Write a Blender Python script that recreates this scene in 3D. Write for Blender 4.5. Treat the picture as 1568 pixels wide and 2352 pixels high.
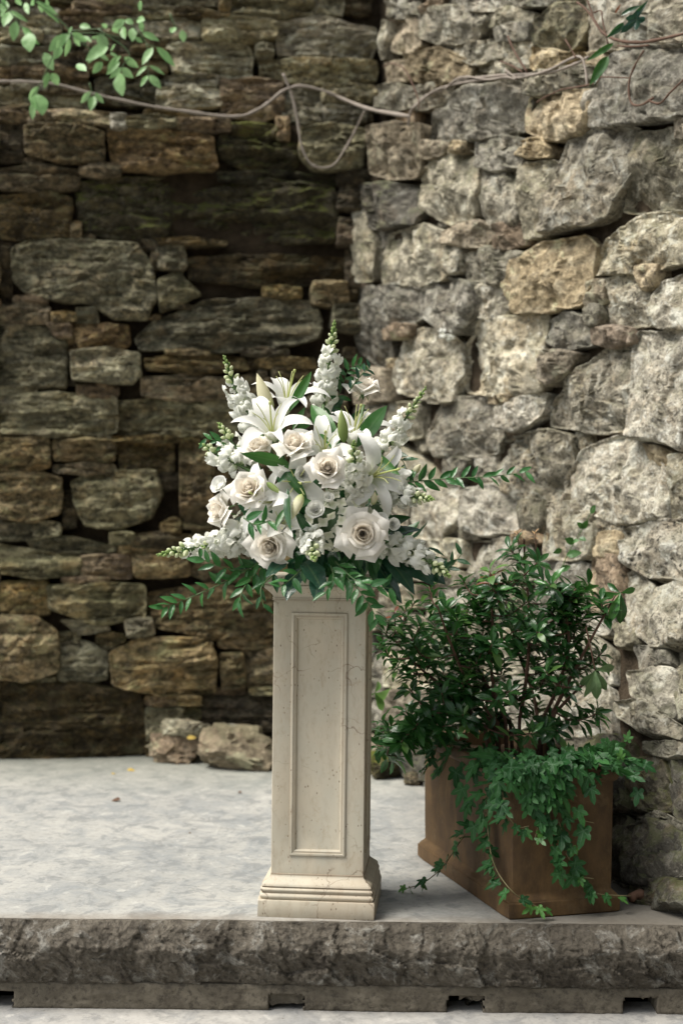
import bpy, bmesh, math, random
import numpy as np
from mathutils import Vector, Matrix, noise

random.seed(7); np.random.seed(7)
R = math.radians
SC = bpy.context.scene
for o in list(bpy.data.objects): bpy.data.objects.remove(o)
COL = SC.collection

# ------------------------------------------------------------------ camera
CAM_H = 1.06            # eye height above the platform (m)
FPX = 3267.0            # focal length in units of a 1568-wide picture
ROLL = R(0.6)
CR, SR = math.cos(ROLL), math.sin(ROLL)
cam_d = bpy.data.cameras.new('camera'); cam = bpy.data.objects.new('camera', cam_d); COL.objects.link(cam)
cam_d.sensor_fit = 'HORIZONTAL'; cam_d.sensor_width = 24.0; cam_d.lens = FPX / 1568 * 24.0
cam_d.clip_start = 0.05; cam_d.clip_end = 400
cam.matrix_world = Matrix(((CR, -SR, 0, 0), (0, 0, -1, 0), (SR, CR, 0, CAM_H), (0, 0, 0, 1)))
cam_d.dof.use_dof = True; cam_d.dof.focus_distance = 3.72; cam_d.dof.aperture_fstop = 2.35
SC.camera = cam

# ------------------------------------------------------------------ light
SUN_EL, SUN_AZ = R(57), R(-107)     # azimuth from +y towards +x: the light comes from the upper left and a little from the front
wd = bpy.data.worlds.new('World'); SC.world = wd; wd.use_nodes = True
nt = wd.node_tree; bgn = nt.nodes['Background']
sky = nt.nodes.new('ShaderNodeTexSky'); sky.sky_type = 'NISHITA'; sky.sun_disc = False
sky.sun_elevation = SUN_EL; sky.sun_rotation = SUN_AZ
sky.air_density = 1.0; sky.dust_density = 2.0; sky.ozone_density = 0.6
hs = nt.nodes.new('ShaderNodeHueSaturation'); hs.inputs['Saturation'].default_value = 0.22
nt.links.new(sky.outputs[0], hs.inputs['Color']); nt.links.new(hs.outputs[0], bgn.inputs['Color'])
bgn.inputs['Strength'].default_value = 0.052
sl = bpy.data.lights.new('sun', 'SUN'); sl.energy = 1.5; sl.angle = R(30); sl.color = (1.0, 0.94, 0.86)
sun = bpy.data.objects.new('sun', sl); COL.objects.link(sun)
sdir = Vector((math.sin(SUN_AZ) * math.cos(SUN_EL), math.cos(SUN_AZ) * math.cos(SUN_EL), math.sin(SUN_EL)))
sun.rotation_euler = sdir.to_track_quat('Z', 'Y').to_euler(); sun.location = (-4, 2, 6)

vs = SC.view_settings
SC.display_settings.display_device = 'sRGB'
vs.view_transform = 'Standard'; vs.look = 'None'; vs.exposure = 1.92; vs.gamma = 1.0; vs.use_curve_mapping = False
SC.cycles.use_denoising = True
SC.cycles.max_bounces = 6; SC.cycles.diffuse_bounces = 3; SC.cycles.transmission_bounces = 4
SC.cycles.caustics_reflective = False; SC.cycles.caustics_refractive = False

# ------------------------------------------------------------------ helpers
def ray(u, v):
    du, dv = u - 784.0, v - 1176.0
    return (CR * du + SR * dv) / FPX, -(-SR * du + CR * dv) / FPX     # x and z per metre of y
def P(u, v, y):                                                       # the point seen at (u, v) at distance y
    a, b = ray(u, v); return Vector((a * y, y, CAM_H + b * y))
def PZ(u, v, z=0.0):                                                  # ... on the level z
    a, b = ray(u, v); y = (z - CAM_H) / b; return Vector((a * y, y, z))
def PPL(u, v, p0, n):                                                 # ... on a plane
    a, b = ray(u, v); d = Vector((a, 1, b)); o = Vector((0, 0, CAM_H))
    return o + d * ((p0 - o).dot(n) / d.dot(n))

WORLD = {}
def W(o): return WORLD.get(o.name, Matrix.Identity(4))
def obj(name, data, mat=None, parent=None, M=None):
    """Link one object; M is its world matrix."""
    o = bpy.data.objects.new(name, data); COL.objects.link(o)
    M = M.copy() if M is not None else Matrix.Identity(4)
    WORLD[o.name] = M
    if parent is not None:
        o.parent = parent; o.matrix_local = W(parent).inverted() @ M
    else:
        o.matrix_local = M
    if mat is not None and data is not None and not data.materials: data.materials.append(mat)
    return o
def tag(o, label=None, cat=None, group=None, kind=None):
    if label: o['label'] = label
    if cat: o['category'] = cat
    if group: o['group'] = group
    if kind: o['kind'] = kind
    return o
def thing(name, loc, label, cat, group=None):
    return tag(obj(name, None, M=Matrix.Translation(Vector(loc))), label, cat, group)
def mesh(name, verts, faces, smooth=True, tone=None, mat=None):
    me = bpy.data.meshes.new(name)
    me.from_pydata([tuple(v) for v in verts], [], faces)
    if smooth: me.polygons.foreach_set('use_smooth', [True] * len(me.polygons))
    if tone is not None:
        at = me.attributes.new('tone', 'FLOAT', 'POINT'); at.data.foreach_set('value', [float(t) for t in tone])
    if mat: me.materials.append(mat)
    me.update(); return me
class MB:
    """Collects faces of several pieces into one mesh."""
    def __init__(s): s.v, s.f, s.t = [], [], []
    def add(s, verts, faces, tone=None, M=None):
        o = len(s.v)
        s.v += [M @ Vector(p) for p in verts] if M else [Vector(p) for p in verts]
        s.f += [tuple(i + o for i in f) for f in faces]
        s.t += list(tone) if tone is not None else [0.0] * len(verts)
        return s
    def mesh(s, name, mat=None, smooth=True): return mesh(name, s.v, s.f, smooth, s.t, mat)
def grid_faces(nu, nv, off=0):
    return [(off + j * nu + i, off + j * nu + i + 1, off + (j + 1) * nu + i + 1, off + (j + 1) * nu + i)
            for j in range(nv - 1) for i in range(nu - 1)]
def catmull(pts, n=6):
    pts = [Vector(p) for p in pts]
    if len(pts) < 3: 
        return [pts[0].lerp(pts[-1], i / n) for i in range(n + 1)]
    q = [pts[0] * 2 - pts[1]] + pts + [pts[-1] * 2 - pts[-2]]; out = []
    for i in range(1, len(q) - 2):
        a, b, c, d = q[i - 1:i + 3]
        for k in range(n):
            t = k / n
            out.append(0.5 * ((2 * b) + (c - a) * t + (2 * a - 5 * b + 4 * c - d) * t * t + (3 * b - a - 3 * c + d) * t ** 3))
    out.append(pts[-1]); return out
def tube(pts, r0, r1=None, sides=6, bumpy=0.0):
    r1 = r0 if r1 is None else r1
    vs_, fs = [], []; n = len(pts); up = Vector((0.31, 0.53, 0.79))
    for i, p in enumerate(pts):
        t = (pts[min(i + 1, n - 1)] - pts[max(i - 1, 0)])
        if t.length < 1e-9: t = Vector((0, 0, 1))
        t.normalize(); a = t.cross(up).normalized(); b = t.cross(a); up = a.cross(t) * 1.0
        r = r0 + (r1 - r0) * i / max(1, n - 1)
        if bumpy: r *= 1 + bumpy * noise.noise(p * 40)
        for k in range(sides):
            th = 2 * math.pi * k / sides; vs_.append(p + (a * math.cos(th) + b * math.sin(th)) * r)
    for i in range(n - 1):
        for k in range(sides):
            k2 = (k + 1) % sides; fs.append((i * sides + k, i * sides + k2, (i + 1) * sides + k2, (i + 1) * sides + k))
    fs.append(tuple(range(sides))[::-1]); fs.append(tuple((n - 1) * sides + k for k in range(sides)))
    return vs_, fs
def frame(axis, up=Vector((0, 0, 1)), pos=Vector((0, 0, 0)), s=1.0, spin=0.0):
    """Matrix whose local z is axis, local y near up."""
    z = Vector(axis).normalized(); x = Vector(up).cross(z)
    if x.length < 1e-4: x = Vector((1, 0, 0)).cross(z)
    x.normalize(); y = z.cross(x)
    M = Matrix(((x.x, y.x, z.x, pos.x), (x.y, y.y, z.y, pos.y), (x.z, y.z, z.z, pos.z), (0, 0, 0, 1)))
    return M @ Matrix.Rotation(spin, 4, 'Z') @ Matrix.Scale(s, 4)
def box(x0, x1, y0, y1, z0, z1):
    v = [(x, y, z) for z in (z0, z1) for y in (y0, y1) for x in (x0, x1)]
    return v, [(0, 2, 3, 1), (4, 5, 7, 6), (0, 1, 5, 4), (2, 6, 7, 3), (0, 4, 6, 2), (1, 3, 7, 5)]

# ------------------------------------------------------------------ material helper
class NT:
    def __init__(s, name):
        s.m = bpy.data.materials.new(name); s.m.use_nodes = True; s.t = s.m.node_tree
        s.b = s.t.nodes['Principled BSDF']; s.out = s.t.nodes['Material Output']
        tc = s.n('ShaderNodeTexCoord'); oi = s.n('ShaderNodeObjectInfo')
        s.rnd = oi.outputs['Random']; s.obj = tc.outputs['Object']
        s.geo = s.n('ShaderNodeNewGeometry')
    def n(s, t): return s.t.nodes.new(t)
    def l(s, a, b): s.t.links.new(a, b)
    def put(s, sock, v):
        if isinstance(v, (int, float)): sock.default_value = v
        elif isinstance(v, (tuple, list)): sock.default_value = tuple(v) + ((1,) if len(v) == 3 and sock.type == 'RGBA' else ())
        else: s.l(v, sock)
    def math(s, op, a, b=0.0, clamp=False):
        n = s.n('ShaderNodeMath'); n.operation = op; n.use_clamp = clamp; s.put(n.inputs[0], a); s.put(n.inputs[1], b); return n.outputs[0]
    def vmath(s, op, a, b):
        n = s.n('ShaderNodeVectorMath'); n.operation = op; s.put(n.inputs[0], a); s.put(n.inputs[1], b); return n.outputs[0]
    def coords(s, scale=(1, 1, 1), jitter=True):
        v = s.vmath('MULTIPLY', s.obj, scale)
        if jitter == 'vary':                              # grain size differs from piece to piece
            kc = s.n('ShaderNodeCombineXYZ'); kk = s.math('ADD', .62, s.math('MULTIPLY', s.math('FRACT', s.math('MULTIPLY', s.rnd, 7.7)), .85))
            for i in range(3): s.l(kk, kc.inputs[i])
            v = s.vmath('MULTIPLY', v, kc.outputs[0])
        if jitter:
            c = s.n('ShaderNodeCombineXYZ'); k = s.math('MULTIPLY', s.rnd, 37.0)
            for i in range(3): s.l(k, c.inputs[i])
            v = s.vmath('ADD', v, c.outputs[0])
        return v
    def noise(s, vec, scale, detail=4, rough=0.55, dist=0.0):
        n = s.n('ShaderNodeTexNoise'); s.l(vec, n.inputs['Vector'])
        n.inputs['Scale'].default_value = scale; n.inputs['Detail'].default_value = detail
        n.inputs['Roughness'].default_value = rough; n.inputs['Distortion'].default_value = dist
        return n.outputs[0]
    def voro(s, vec, scale, feature='F1'):
        n = s.n('ShaderNodeTexVoronoi'); n.feature = feature; s.l(vec, n.inputs['Vector']); n.inputs['Scale'].default_value = scale
        return n.outputs['Distance']
    def ramp(s, fac, *stops):
        n = s.n('ShaderNodeValToRGB'); e = n.color_ramp.elements
        while len(e) < len(stops): e.new(0.5)
        for k, (p, c) in zip(e, stops):
            k.position = p; k.color = (c, c, c, 1) if isinstance(c, (int, float)) else tuple(c) + (1,)
        s.put(n.inputs[0], fac); return n.outputs[0]
    def mix(s, fac, a, b, blend='MIX'):
        n = s.n('ShaderNodeMix'); n.data_type = 'RGBA'; n.blend_type = blend; n.clamp_factor = True
        s.put(n.inputs['Factor'], fac); s.put(n.inputs[6], a); s.put(n.inputs[7], b); return n.outputs[2]
    def attr(s, name='tone'):
        n = s.n('ShaderNodeAttribute'); n.attribute_name = name; return n.outputs['Fac']
    def bump(s, h, strength=0.5, dist=0.01):
        n = s.n('ShaderNodeBump'); n.inputs['Strength'].default_value = strength; n.inputs['Distance'].default_value = dist
        s.put(n.inputs['Height'], h)
        if s.b.inputs['Normal'].is_linked: s.l(s.b.inputs['Normal'].links[0].from_socket, n.inputs['Normal'])
        s.l(n.outputs[0], s.b.inputs['Normal'])
    def base(s, c, rough=0.8, spec=0.3):
        s.put(s.b.inputs['Base Color'], c); s.put(s.b.inputs['Roughness'], rough); s.b.inputs['Specular IOR Level'].default_value = spec
    def up(s):
        n = s.n('ShaderNodeSeparateXYZ'); s.l(s.geo.outputs['Normal'], n.inputs[0]); return n.outputs[2]
    def translucent(s, c, fac):
        tr = s.n('ShaderNodeBsdfTranslucent'); s.put(tr.inputs[0], c); mx = s.n('ShaderNodeMixShader')
        s.put(mx.inputs[0], fac); s.l(s.b.outputs[0], mx.inputs[1]); s.l(tr.outputs[0], mx.inputs[2]); s.l(mx.outputs[0], s.out.inputs[0])

def stone_mat(name, cols, dark, speck=(0.05, 0.045, 0.035), stretch=(1, 1, 1), mossy=0.0, moss=(0.07, 0.085, 0.02), fine=1.0, contrast=1.0, bumpk=1.0):
    """Weathered natural stone: three intrinsic tints, mineral speckle, lichen and dirt blotches."""
    t = NT(name); v = t.coords(stretch, 'vary'); amt = t.math('ADD', .4, t.math('MULTIPLY', t.math('FRACT', t.math('MULTIPLY', t.rnd, 23.1)), .75))
    big = t.noise(v, 5.0, 4, 0.6); mid = t.noise(v, 17.0, 6, 0.68, 0.5); fin = t.noise(v, 62.0 * fine, 4, 0.72)
    c = t.mix(t.ramp(big, (0.36, 0.0), (0.62, 1.0)), cols[0], cols[1])
    c = t.mix(t.math('MULTIPLY', t.ramp(t.noise(v, 9.0, 3, 0.6), (0.5, 0.0), (0.64, 1.0)), 0.75), c, cols[2])
    c = t.mix(t.math('MULTIPLY', t.ramp(mid, (0.43, 1.0), (0.58, 0.0)), 0.62 * contrast), c, dark)
    c = t.mix(t.math('MULTIPLY', t.ramp(fin, (0.38, 1.0), (0.50, 0.0)), t.math('MULTIPLY', amt, 0.74 * contrast)), c, speck)
    fleck = t.math('MULTIPLY', t.ramp(t.noise(v, 15.0, 6, 0.72, 0.6), (0.54, 0.0), (0.64, 1.0)), 0.55)
    c = t.mix(fleck, c, tuple(min(0.66, k * 1.45 + 0.02) for k in cols[0]))
    pale = t.math('MULTIPLY', t.ramp(t.noise(v, 48.0 * fine, 3, 0.6), (0.58, 0.0), (0.72, 1.0)), 0.45)
    c = t.mix(pale, c, tuple(min(0.72, k * 1.5 + 0.06) for k in cols[0]))
    stain = t.noise(v, 3.2, 5, 0.7, 0.8)
    c = t.mix(t.math('MULTIPLY', t.ramp(stain, (0.52, 0.0), (0.62, 1.0)), 0.5), c, tuple(k * 0.5 for k in cols[1]))
    lich = t.math('MULTIPLY', t.ramp(t.noise(v, 7.5, 6, 0.75, 0.3), (0.57, 0.0), (0.62, 1.0)), 0.55 if stretch[2] == 1 else 0.30)
    c = t.mix(lich, c, tuple(min(0.62, k * 1.12 + 0.05) for k in (cols[0][0], cols[0][0] * .985, cols[0][2] * 1.12)))
    if mossy:
        mk = t.math('ADD', t.noise(v, 11.0, 5, 0.7), t.math('MULTIPLY', t.up(), 0.16))
        c = t.mix(t.math('MULTIPLY', t.ramp(mk, (0.53, 0.0), (0.66, 1.0)), mossy), c, moss)
    # piece-to-piece value and warmth
    h = t.n('ShaderNodeHueSaturation'); t.l(c, h.inputs['Color'])
    t.l(t.math('ADD', 0.68, t.math('MULTIPLY', t.rnd, 0.6)), h.inputs['Value'])
    t.l(t.math('ADD', 0.78, t.math('MULTIPLY', t.math('FRACT', t.math('MULTIPLY', t.rnd, 17.3)), 0.36)), h.inputs['Saturation'])
    t.base(h.outputs[0], 0.88, 0.25)
    t.bump(t.noise(v, 26.0, 6, 0.65), 0.75 * bumpk, 0.022); t.bump(fin, 0.6 * bumpk, 0.006)
    return t.m

G_PALE = stone_mat('granite_pale', [(0.541, 0.497, 0.381), (0.411, 0.381, 0.297), (0.437, 0.359, 0.240)], (0.171, 0.152, 0.108), mossy=0.3, moss=(0.171, 0.173, 0.098), contrast=1.3, bumpk=1.3)
G_GREY = stone_mat('granite_grey', [(0.411, 0.381, 0.297), (0.275, 0.258, 0.199), (0.329, 0.276, 0.186)], (0.100, 0.092, 0.068), mossy=0.4, moss=(0.131, 0.134, 0.073), contrast=1.3, bumpk=1.3)
G_TAN = stone_mat('granite_tan', [(0.448, 0.372, 0.250), (0.348, 0.286, 0.187), (0.430, 0.386, 0.285)], (0.148, 0.118, 0.073), contrast=1.2, bumpk=1.3)
G_RUST = stone_mat('granite_rust', [(0.357, 0.277, 0.191), (0.287, 0.219, 0.149), (0.349, 0.300, 0.225)], (0.109, 0.083, 0.057), contrast=1.2, bumpk=1.3)
G_DARK = stone_mat('lichened_shade_granite', [(0.137, 0.125, 0.094), (0.086, 0.080, 0.062), (0.155, 0.119, 0.076)], (0.030, 0.028, 0.022), mossy=0.5, moss=(0.080, 0.092, 0.025))  # lichened granite; colours also deepened to hold shade low on the right wall
ST = (1.0, 1.0, 1.4)
S_BROWN = stone_mat('schist_brown', [(0.376, 0.288, 0.155), (0.225, 0.173, 0.094), (0.401, 0.270, 0.127)], (0.046, 0.039, 0.022), stretch=ST, mossy=0.35, moss=(0.107, 0.108, 0.037), bumpk=1.5, contrast=1.3)
S_GREY = stone_mat('schist_grey', [(0.392, 0.356, 0.216), (0.237, 0.213, 0.131), (0.376, 0.284, 0.147)], (0.050, 0.047, 0.029), stretch=ST, mossy=0.3, moss=(0.125, 0.136, 0.055), bumpk=1.5, contrast=1.3)
S_DARK = stone_mat('schist_dark', [(0.188, 0.144, 0.079), (0.113, 0.088, 0.048), (0.201, 0.138, 0.064)], (0.023, 0.019, 0.012), stretch=ST, mossy=0.3, moss=(0.077, 0.078, 0.025), bumpk=1.5, contrast=1.3)
S_MOSS = stone_mat('schist_mossy', [(0.125, 0.108, 0.060), (0.078, 0.068, 0.038), (0.125, 0.098, 0.042)], (0.021, 0.018, 0.012), stretch=ST, mossy=0.85, moss=(0.107, 0.117, 0.029), bumpk=1.5, contrast=1.3)
S_PALE = stone_mat('schist_pale', [(0.537, 0.486, 0.317), (0.338, 0.305, 0.192), (0.451, 0.356, 0.203)], (0.106, 0.090, 0.057), stretch=ST, bumpk=1.5, contrast=1.2)
S_ORANGE = stone_mat('schist_orange', [(0.363, 0.259, 0.138), (0.225, 0.161, 0.093), (0.387, 0.304, 0.172)], (0.056, 0.041, 0.026), stretch=ST, bumpk=1.5, contrast=1.3)
MKEY = dict(p=G_PALE, g=G_GREY, t=G_TAN, r=G_RUST, k=G_DARK, b=S_BROWN, y=S_GREY, d=S_DARK, m=S_MOSS, l=S_PALE, o=S_ORANGE)

def mortar_mat(name, c0, c1):
    t = NT(name); v = t.coords(jitter=False)
    t.base(t.mix(t.ramp(t.noise(v, 14, 5, 0.7), (0.35, 0.0), (0.65, 1.0)), c0, c1), 0.95, 0.1)
    t.bump(t.noise(v, 45, 6, 0.75), 1.0, 0.03); return t.m
MORT_L = mortar_mat('earth_mortar_dark', (0.035, 0.027, 0.018), (0.075, 0.056, 0.036))
MORT_R = mortar_mat('earth_mortar_tan', (0.04, 0.031, 0.021), (0.11, 0.085, 0.058))
# ------------------------------------------------------------------ the two stone walls
P0 = Vector((0.03, 6.2, 0))                       # where the walls meet
LD = Vector((-1, -0.16, 0)).normalized()          # the back wall runs to the left
LN = Vector((0.16, -1, 0)).normalized()
RT = Vector((1.05, -1.70, 0)); RB = Vector((0.80, -2.35, 0))   # the right wall leans: foot further out than top
SETBACK = 0.12; LEDGE_L, LEDGE_R = 2.74, 2.62
def rdir(z):
    k = max(0.0, 1.0 - max(z, 0) / 1.15) ** 1.25
    return (RT.lerp(RB, k)).normalized()
def SL(a, z, h=0.0): return P0 + LD * a + LN * h + Vector((0, 0, z))
def SRW(a, z, h=0.0):
    e = 0.01; d = rdir(z); p = P0 + d * a + Vector((0, 0, z))
    if h:
        q = P0 + rdir(z + e) * a + Vector((0, 0, z + e)) - p
        n = d.cross(q).normalized()
        if n.y > 0: n = -n
        p = p + n * h
    return p
def unL(u, v, h=0.0):
    p = PPL(u, v, P0 + LN * h, LN); return ((p - P0).dot(LD), p.z)
def unR(u, v, h=0.0):
    a, b = ray(u, v)
    def g(y):
        z = CAM_H + b * y; d = rdir(z); n = Vector((d.y, -d.x, 0))
        if n.y > 0: n = -n
        return (Vector((a * y, y, 0)) - P0).dot(n) - h
    lo, hi = 2.2, 7.5
    for _ in range(44):
        m = (lo + hi) / 2
        if g(m) > 0: lo = m
        else: hi = m
    y = (lo + hi) / 2; z = CAM_H + b * y
    return ((Vector((a * y, y, 0)) - P0).dot(rdir(z)), z)

# outlines read off the photograph (x, y in a 1568 x 2352 frame), one stone a line; r = rough rectangle
LW = """
r 0 -40 90 2 y
b 0,2 80,0 140,18 135,58 92,72 0,60
r 88 3 166 30 b
r 170 4 300 32 o
r 305 12 400 38 b
r 240 -25 322 10 l
r 326 -20 502 17 l
l 527,0 610,-12 722,0 716,33 640,36 530,30
r 725 -20 790 34 y
r 505 -20 526 32 b
b 48,36 137,38 136,72 60,75
r 150 36 236 68 o
r 240 40 320 78 l
b 326,42 400,38 458,48 456,88 400,92 326,86
l 464,44 520,38 600,40 634,52 630,88 560,96 470,94
y 642,44 720,38 866,60 855,130 760,128 640,122
r 0 68 95 98 b
r 100 78 205 102 b
l 386,104 450,98 566,100 580,128 572,178 480,180 400,168
r 590 104 626 132 l
l 600,136 700,132 866,140 860,185 740,190 602,180
r 205 94 300 128 b
b 206,134 300,130 378,138 380,168 290,172 210,160
b 0,104 60,112 112,104 116,140 60,150 0,146
r 30 152 200 178 y
r 0 155 26 186 y
r 30 182 106 208 b
r 110 180 205 210 b
y 220,176 300,172 374,180 376,236 300,240 226,232
r 380 174 500 200 b
y 362,204 440,200 505,206 505,246 440,254 364,248
y 508,186 560,183 648,188 648,262 600,280 512,262
y 650,205 705,195 738,215 736,282 690,286 648,276
r 742 196 862 236 y
r 742 242 840 284 g
d 0,192 110,190 214,214 212,246 110,248 0,240
r 0 250 60 273 o
r 64 252 252 288 b
r 256 264 289 292 p
r 292 268 400 295 y
r 404 272 526 302 o
r 528 276 640 318 m
d 0,276 50,278 52,360 0,362
b 58,286 150,284 236,300 240,368 150,372 64,350
o 250,294 340,292 484,312 497,384 380,388 262,384
m 500,306 600,312 686,318 684,378 560,382 502,352
y 692,292 780,286 834,300 830,384 720,386 690,350
b 0,384 100,378 182,388 176,430 90,436 0,432
r 186 376 275 400 b
m 500,388 640,386 782,392 780,418 640,420 505,408
d 0,444 100,440 162,446 160,540 80,546 0,540
m 176,412 250,404 384,400 390,470 384,540 290,548 186,520
m 392,402 560,396 770,422 780,480 772,552 600,556 400,548
y 30,566 64,550 160,547 312,558 346,606 358,680 334,732 258,728 206,690 150,691 54,666 30,640
y 364,566 420,560 428,604 420,618 366,612
y 366,640 412,622 430,648 462,674 424,690 370,714
d 436,586 560,580 790,584 800,640 640,656 440,640
d 0,558 24,562 26,690 0,692
b 0,700 60,696 110,702 108,740 0,742
r 122 716 172 736 b
o 106,740 160,742 164,774 130,772
o 168,744 294,744 297,790 258,804 184,802
y 164,806 240,800 318,812 322,860 300,878 168,872
y 0,750 90,748 146,766 152,830 148,886 60,890 0,886
y 312,776 350,738 470,692 600,682 716,688 742,730 732,778 640,800 470,804 330,804
b 332,822 420,812 560,820 572,850 450,856 336,850
b 330,866 440,862 526,868 524,914 420,920 330,908
r 590 822 722 846 b
b 626,842 700,838 730,844 726,898 630,902
r 536 862 620 908 b
r 738 812 792 900 d
y 0,908 130,904 264,910 266,994 120,1002 0,996
y 268,918 420,914 544,920 546,1000 400,1006 270,998
r 176 884 270 912 o
r 552 916 700 996 d
r 704 906 796 1000 b
b 0,1008 110,1006 114,1076 0,1080
r 122 1010 262 1060 b
d 270,1018 396,1016 402,1084 280,1092
b 414,1018 484,1016 490,1120 486,1214 416,1210
r 126 1066 262 1088 b
b 0,1092 100,1088 138,1100 136,1180 70,1196 0,1190
d 142,1130 170,1128 174,1206 144,1210
y 166,1108 210,1084 352,1082 372,1136 342,1192 268,1214 200,1208 172,1150
b 372,1204 400,1190 414,1200 412,1226 374,1226
y 0,1196 70,1194 72,1236 0,1240
r 78 1200 136 1230 y
r 256 1224 306 1248 y
y 62,1236 140,1232 268,1252 264,1272 80,1268
y 0,1250 110,1272 184,1280 182,1320 90,1326 0,1318
o 186,1278 296,1276 300,1330 190,1326
b 306,1256 430,1258 436,1322 310,1326
b 442,1246 560,1250 622,1260 620,1334 480,1336 442,1320
b 0,1338 108,1336 110,1410 60,1416 0,1400
y 112,1346 210,1340 330,1344 332,1420 220,1430 116,1400
b 346,1364 470,1346 622,1354 628,1460 500,1468 352,1440
b 0,1412 80,1418 130,1450 128,1540 60,1562 0,1556
l 142,1426 240,1424 250,1450 180,1456
r 226 1458 284 1478 b
y 288,1424 346,1420 352,1456 296,1462
y 134,1484 190,1476 244,1500 242,1560 180,1574 132,1560
b 256,1500 310,1470 480,1466 496,1520 490,1590 380,1598 262,1574
r 506 1466 626 1490 b
b 506,1504 556,1500 562,1576 512,1582
b 568,1496 650,1490 690,1500 690,1580 572,1582
d 0,1572 150,1570 316,1590 334,1650 328,1740 200,1752 0,1758
r 336 1602 406 1622 o
r 410 1600 458 1618 b
y 338,1630 420,1626 422,1690 340,1706
d 462,1600 560,1596 660,1606 660,1680 560,1690 470,1684
r 426 1632 458 1656 y
r 460 1692 660 1744 d
r 336 1710 456 1744 d
d 494,1020 640,1012 780,1020 776,1110 640,1120 500,1112
b 494,1122 640,1126 776,1120 770,1230 620,1240 500,1228
r 632 1256 790 1340 b
r 636 1352 800 1440 d
r 640 1450 800 1560 b
r 696 1570 810 1740 d
d 802,560 838,566 834,660 800,650
r -160 -20 -6 70 b
r -170 78 -6 150 y
r -190 158 -6 250 b
r -180 262 -6 372 y
r -220 384 -6 540 d
r -190 556 -6 690 b
r -210 702 -6 890 y
r -240 906 -6 1080 b
r -180 1092 -6 1236 y
r -230 1250 -6 1400 b
r -200 1412 -6 1556 y
r -260 1572 -6 1756 d
r -340 -20 -170 150 b
r -360 160 -200 372 y
r -400 384 -230 690 b
r -400 702 -250 1080 d
r -400 1092 -240 1400 y
r -420 1412 -270 1756 b
"""
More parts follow.
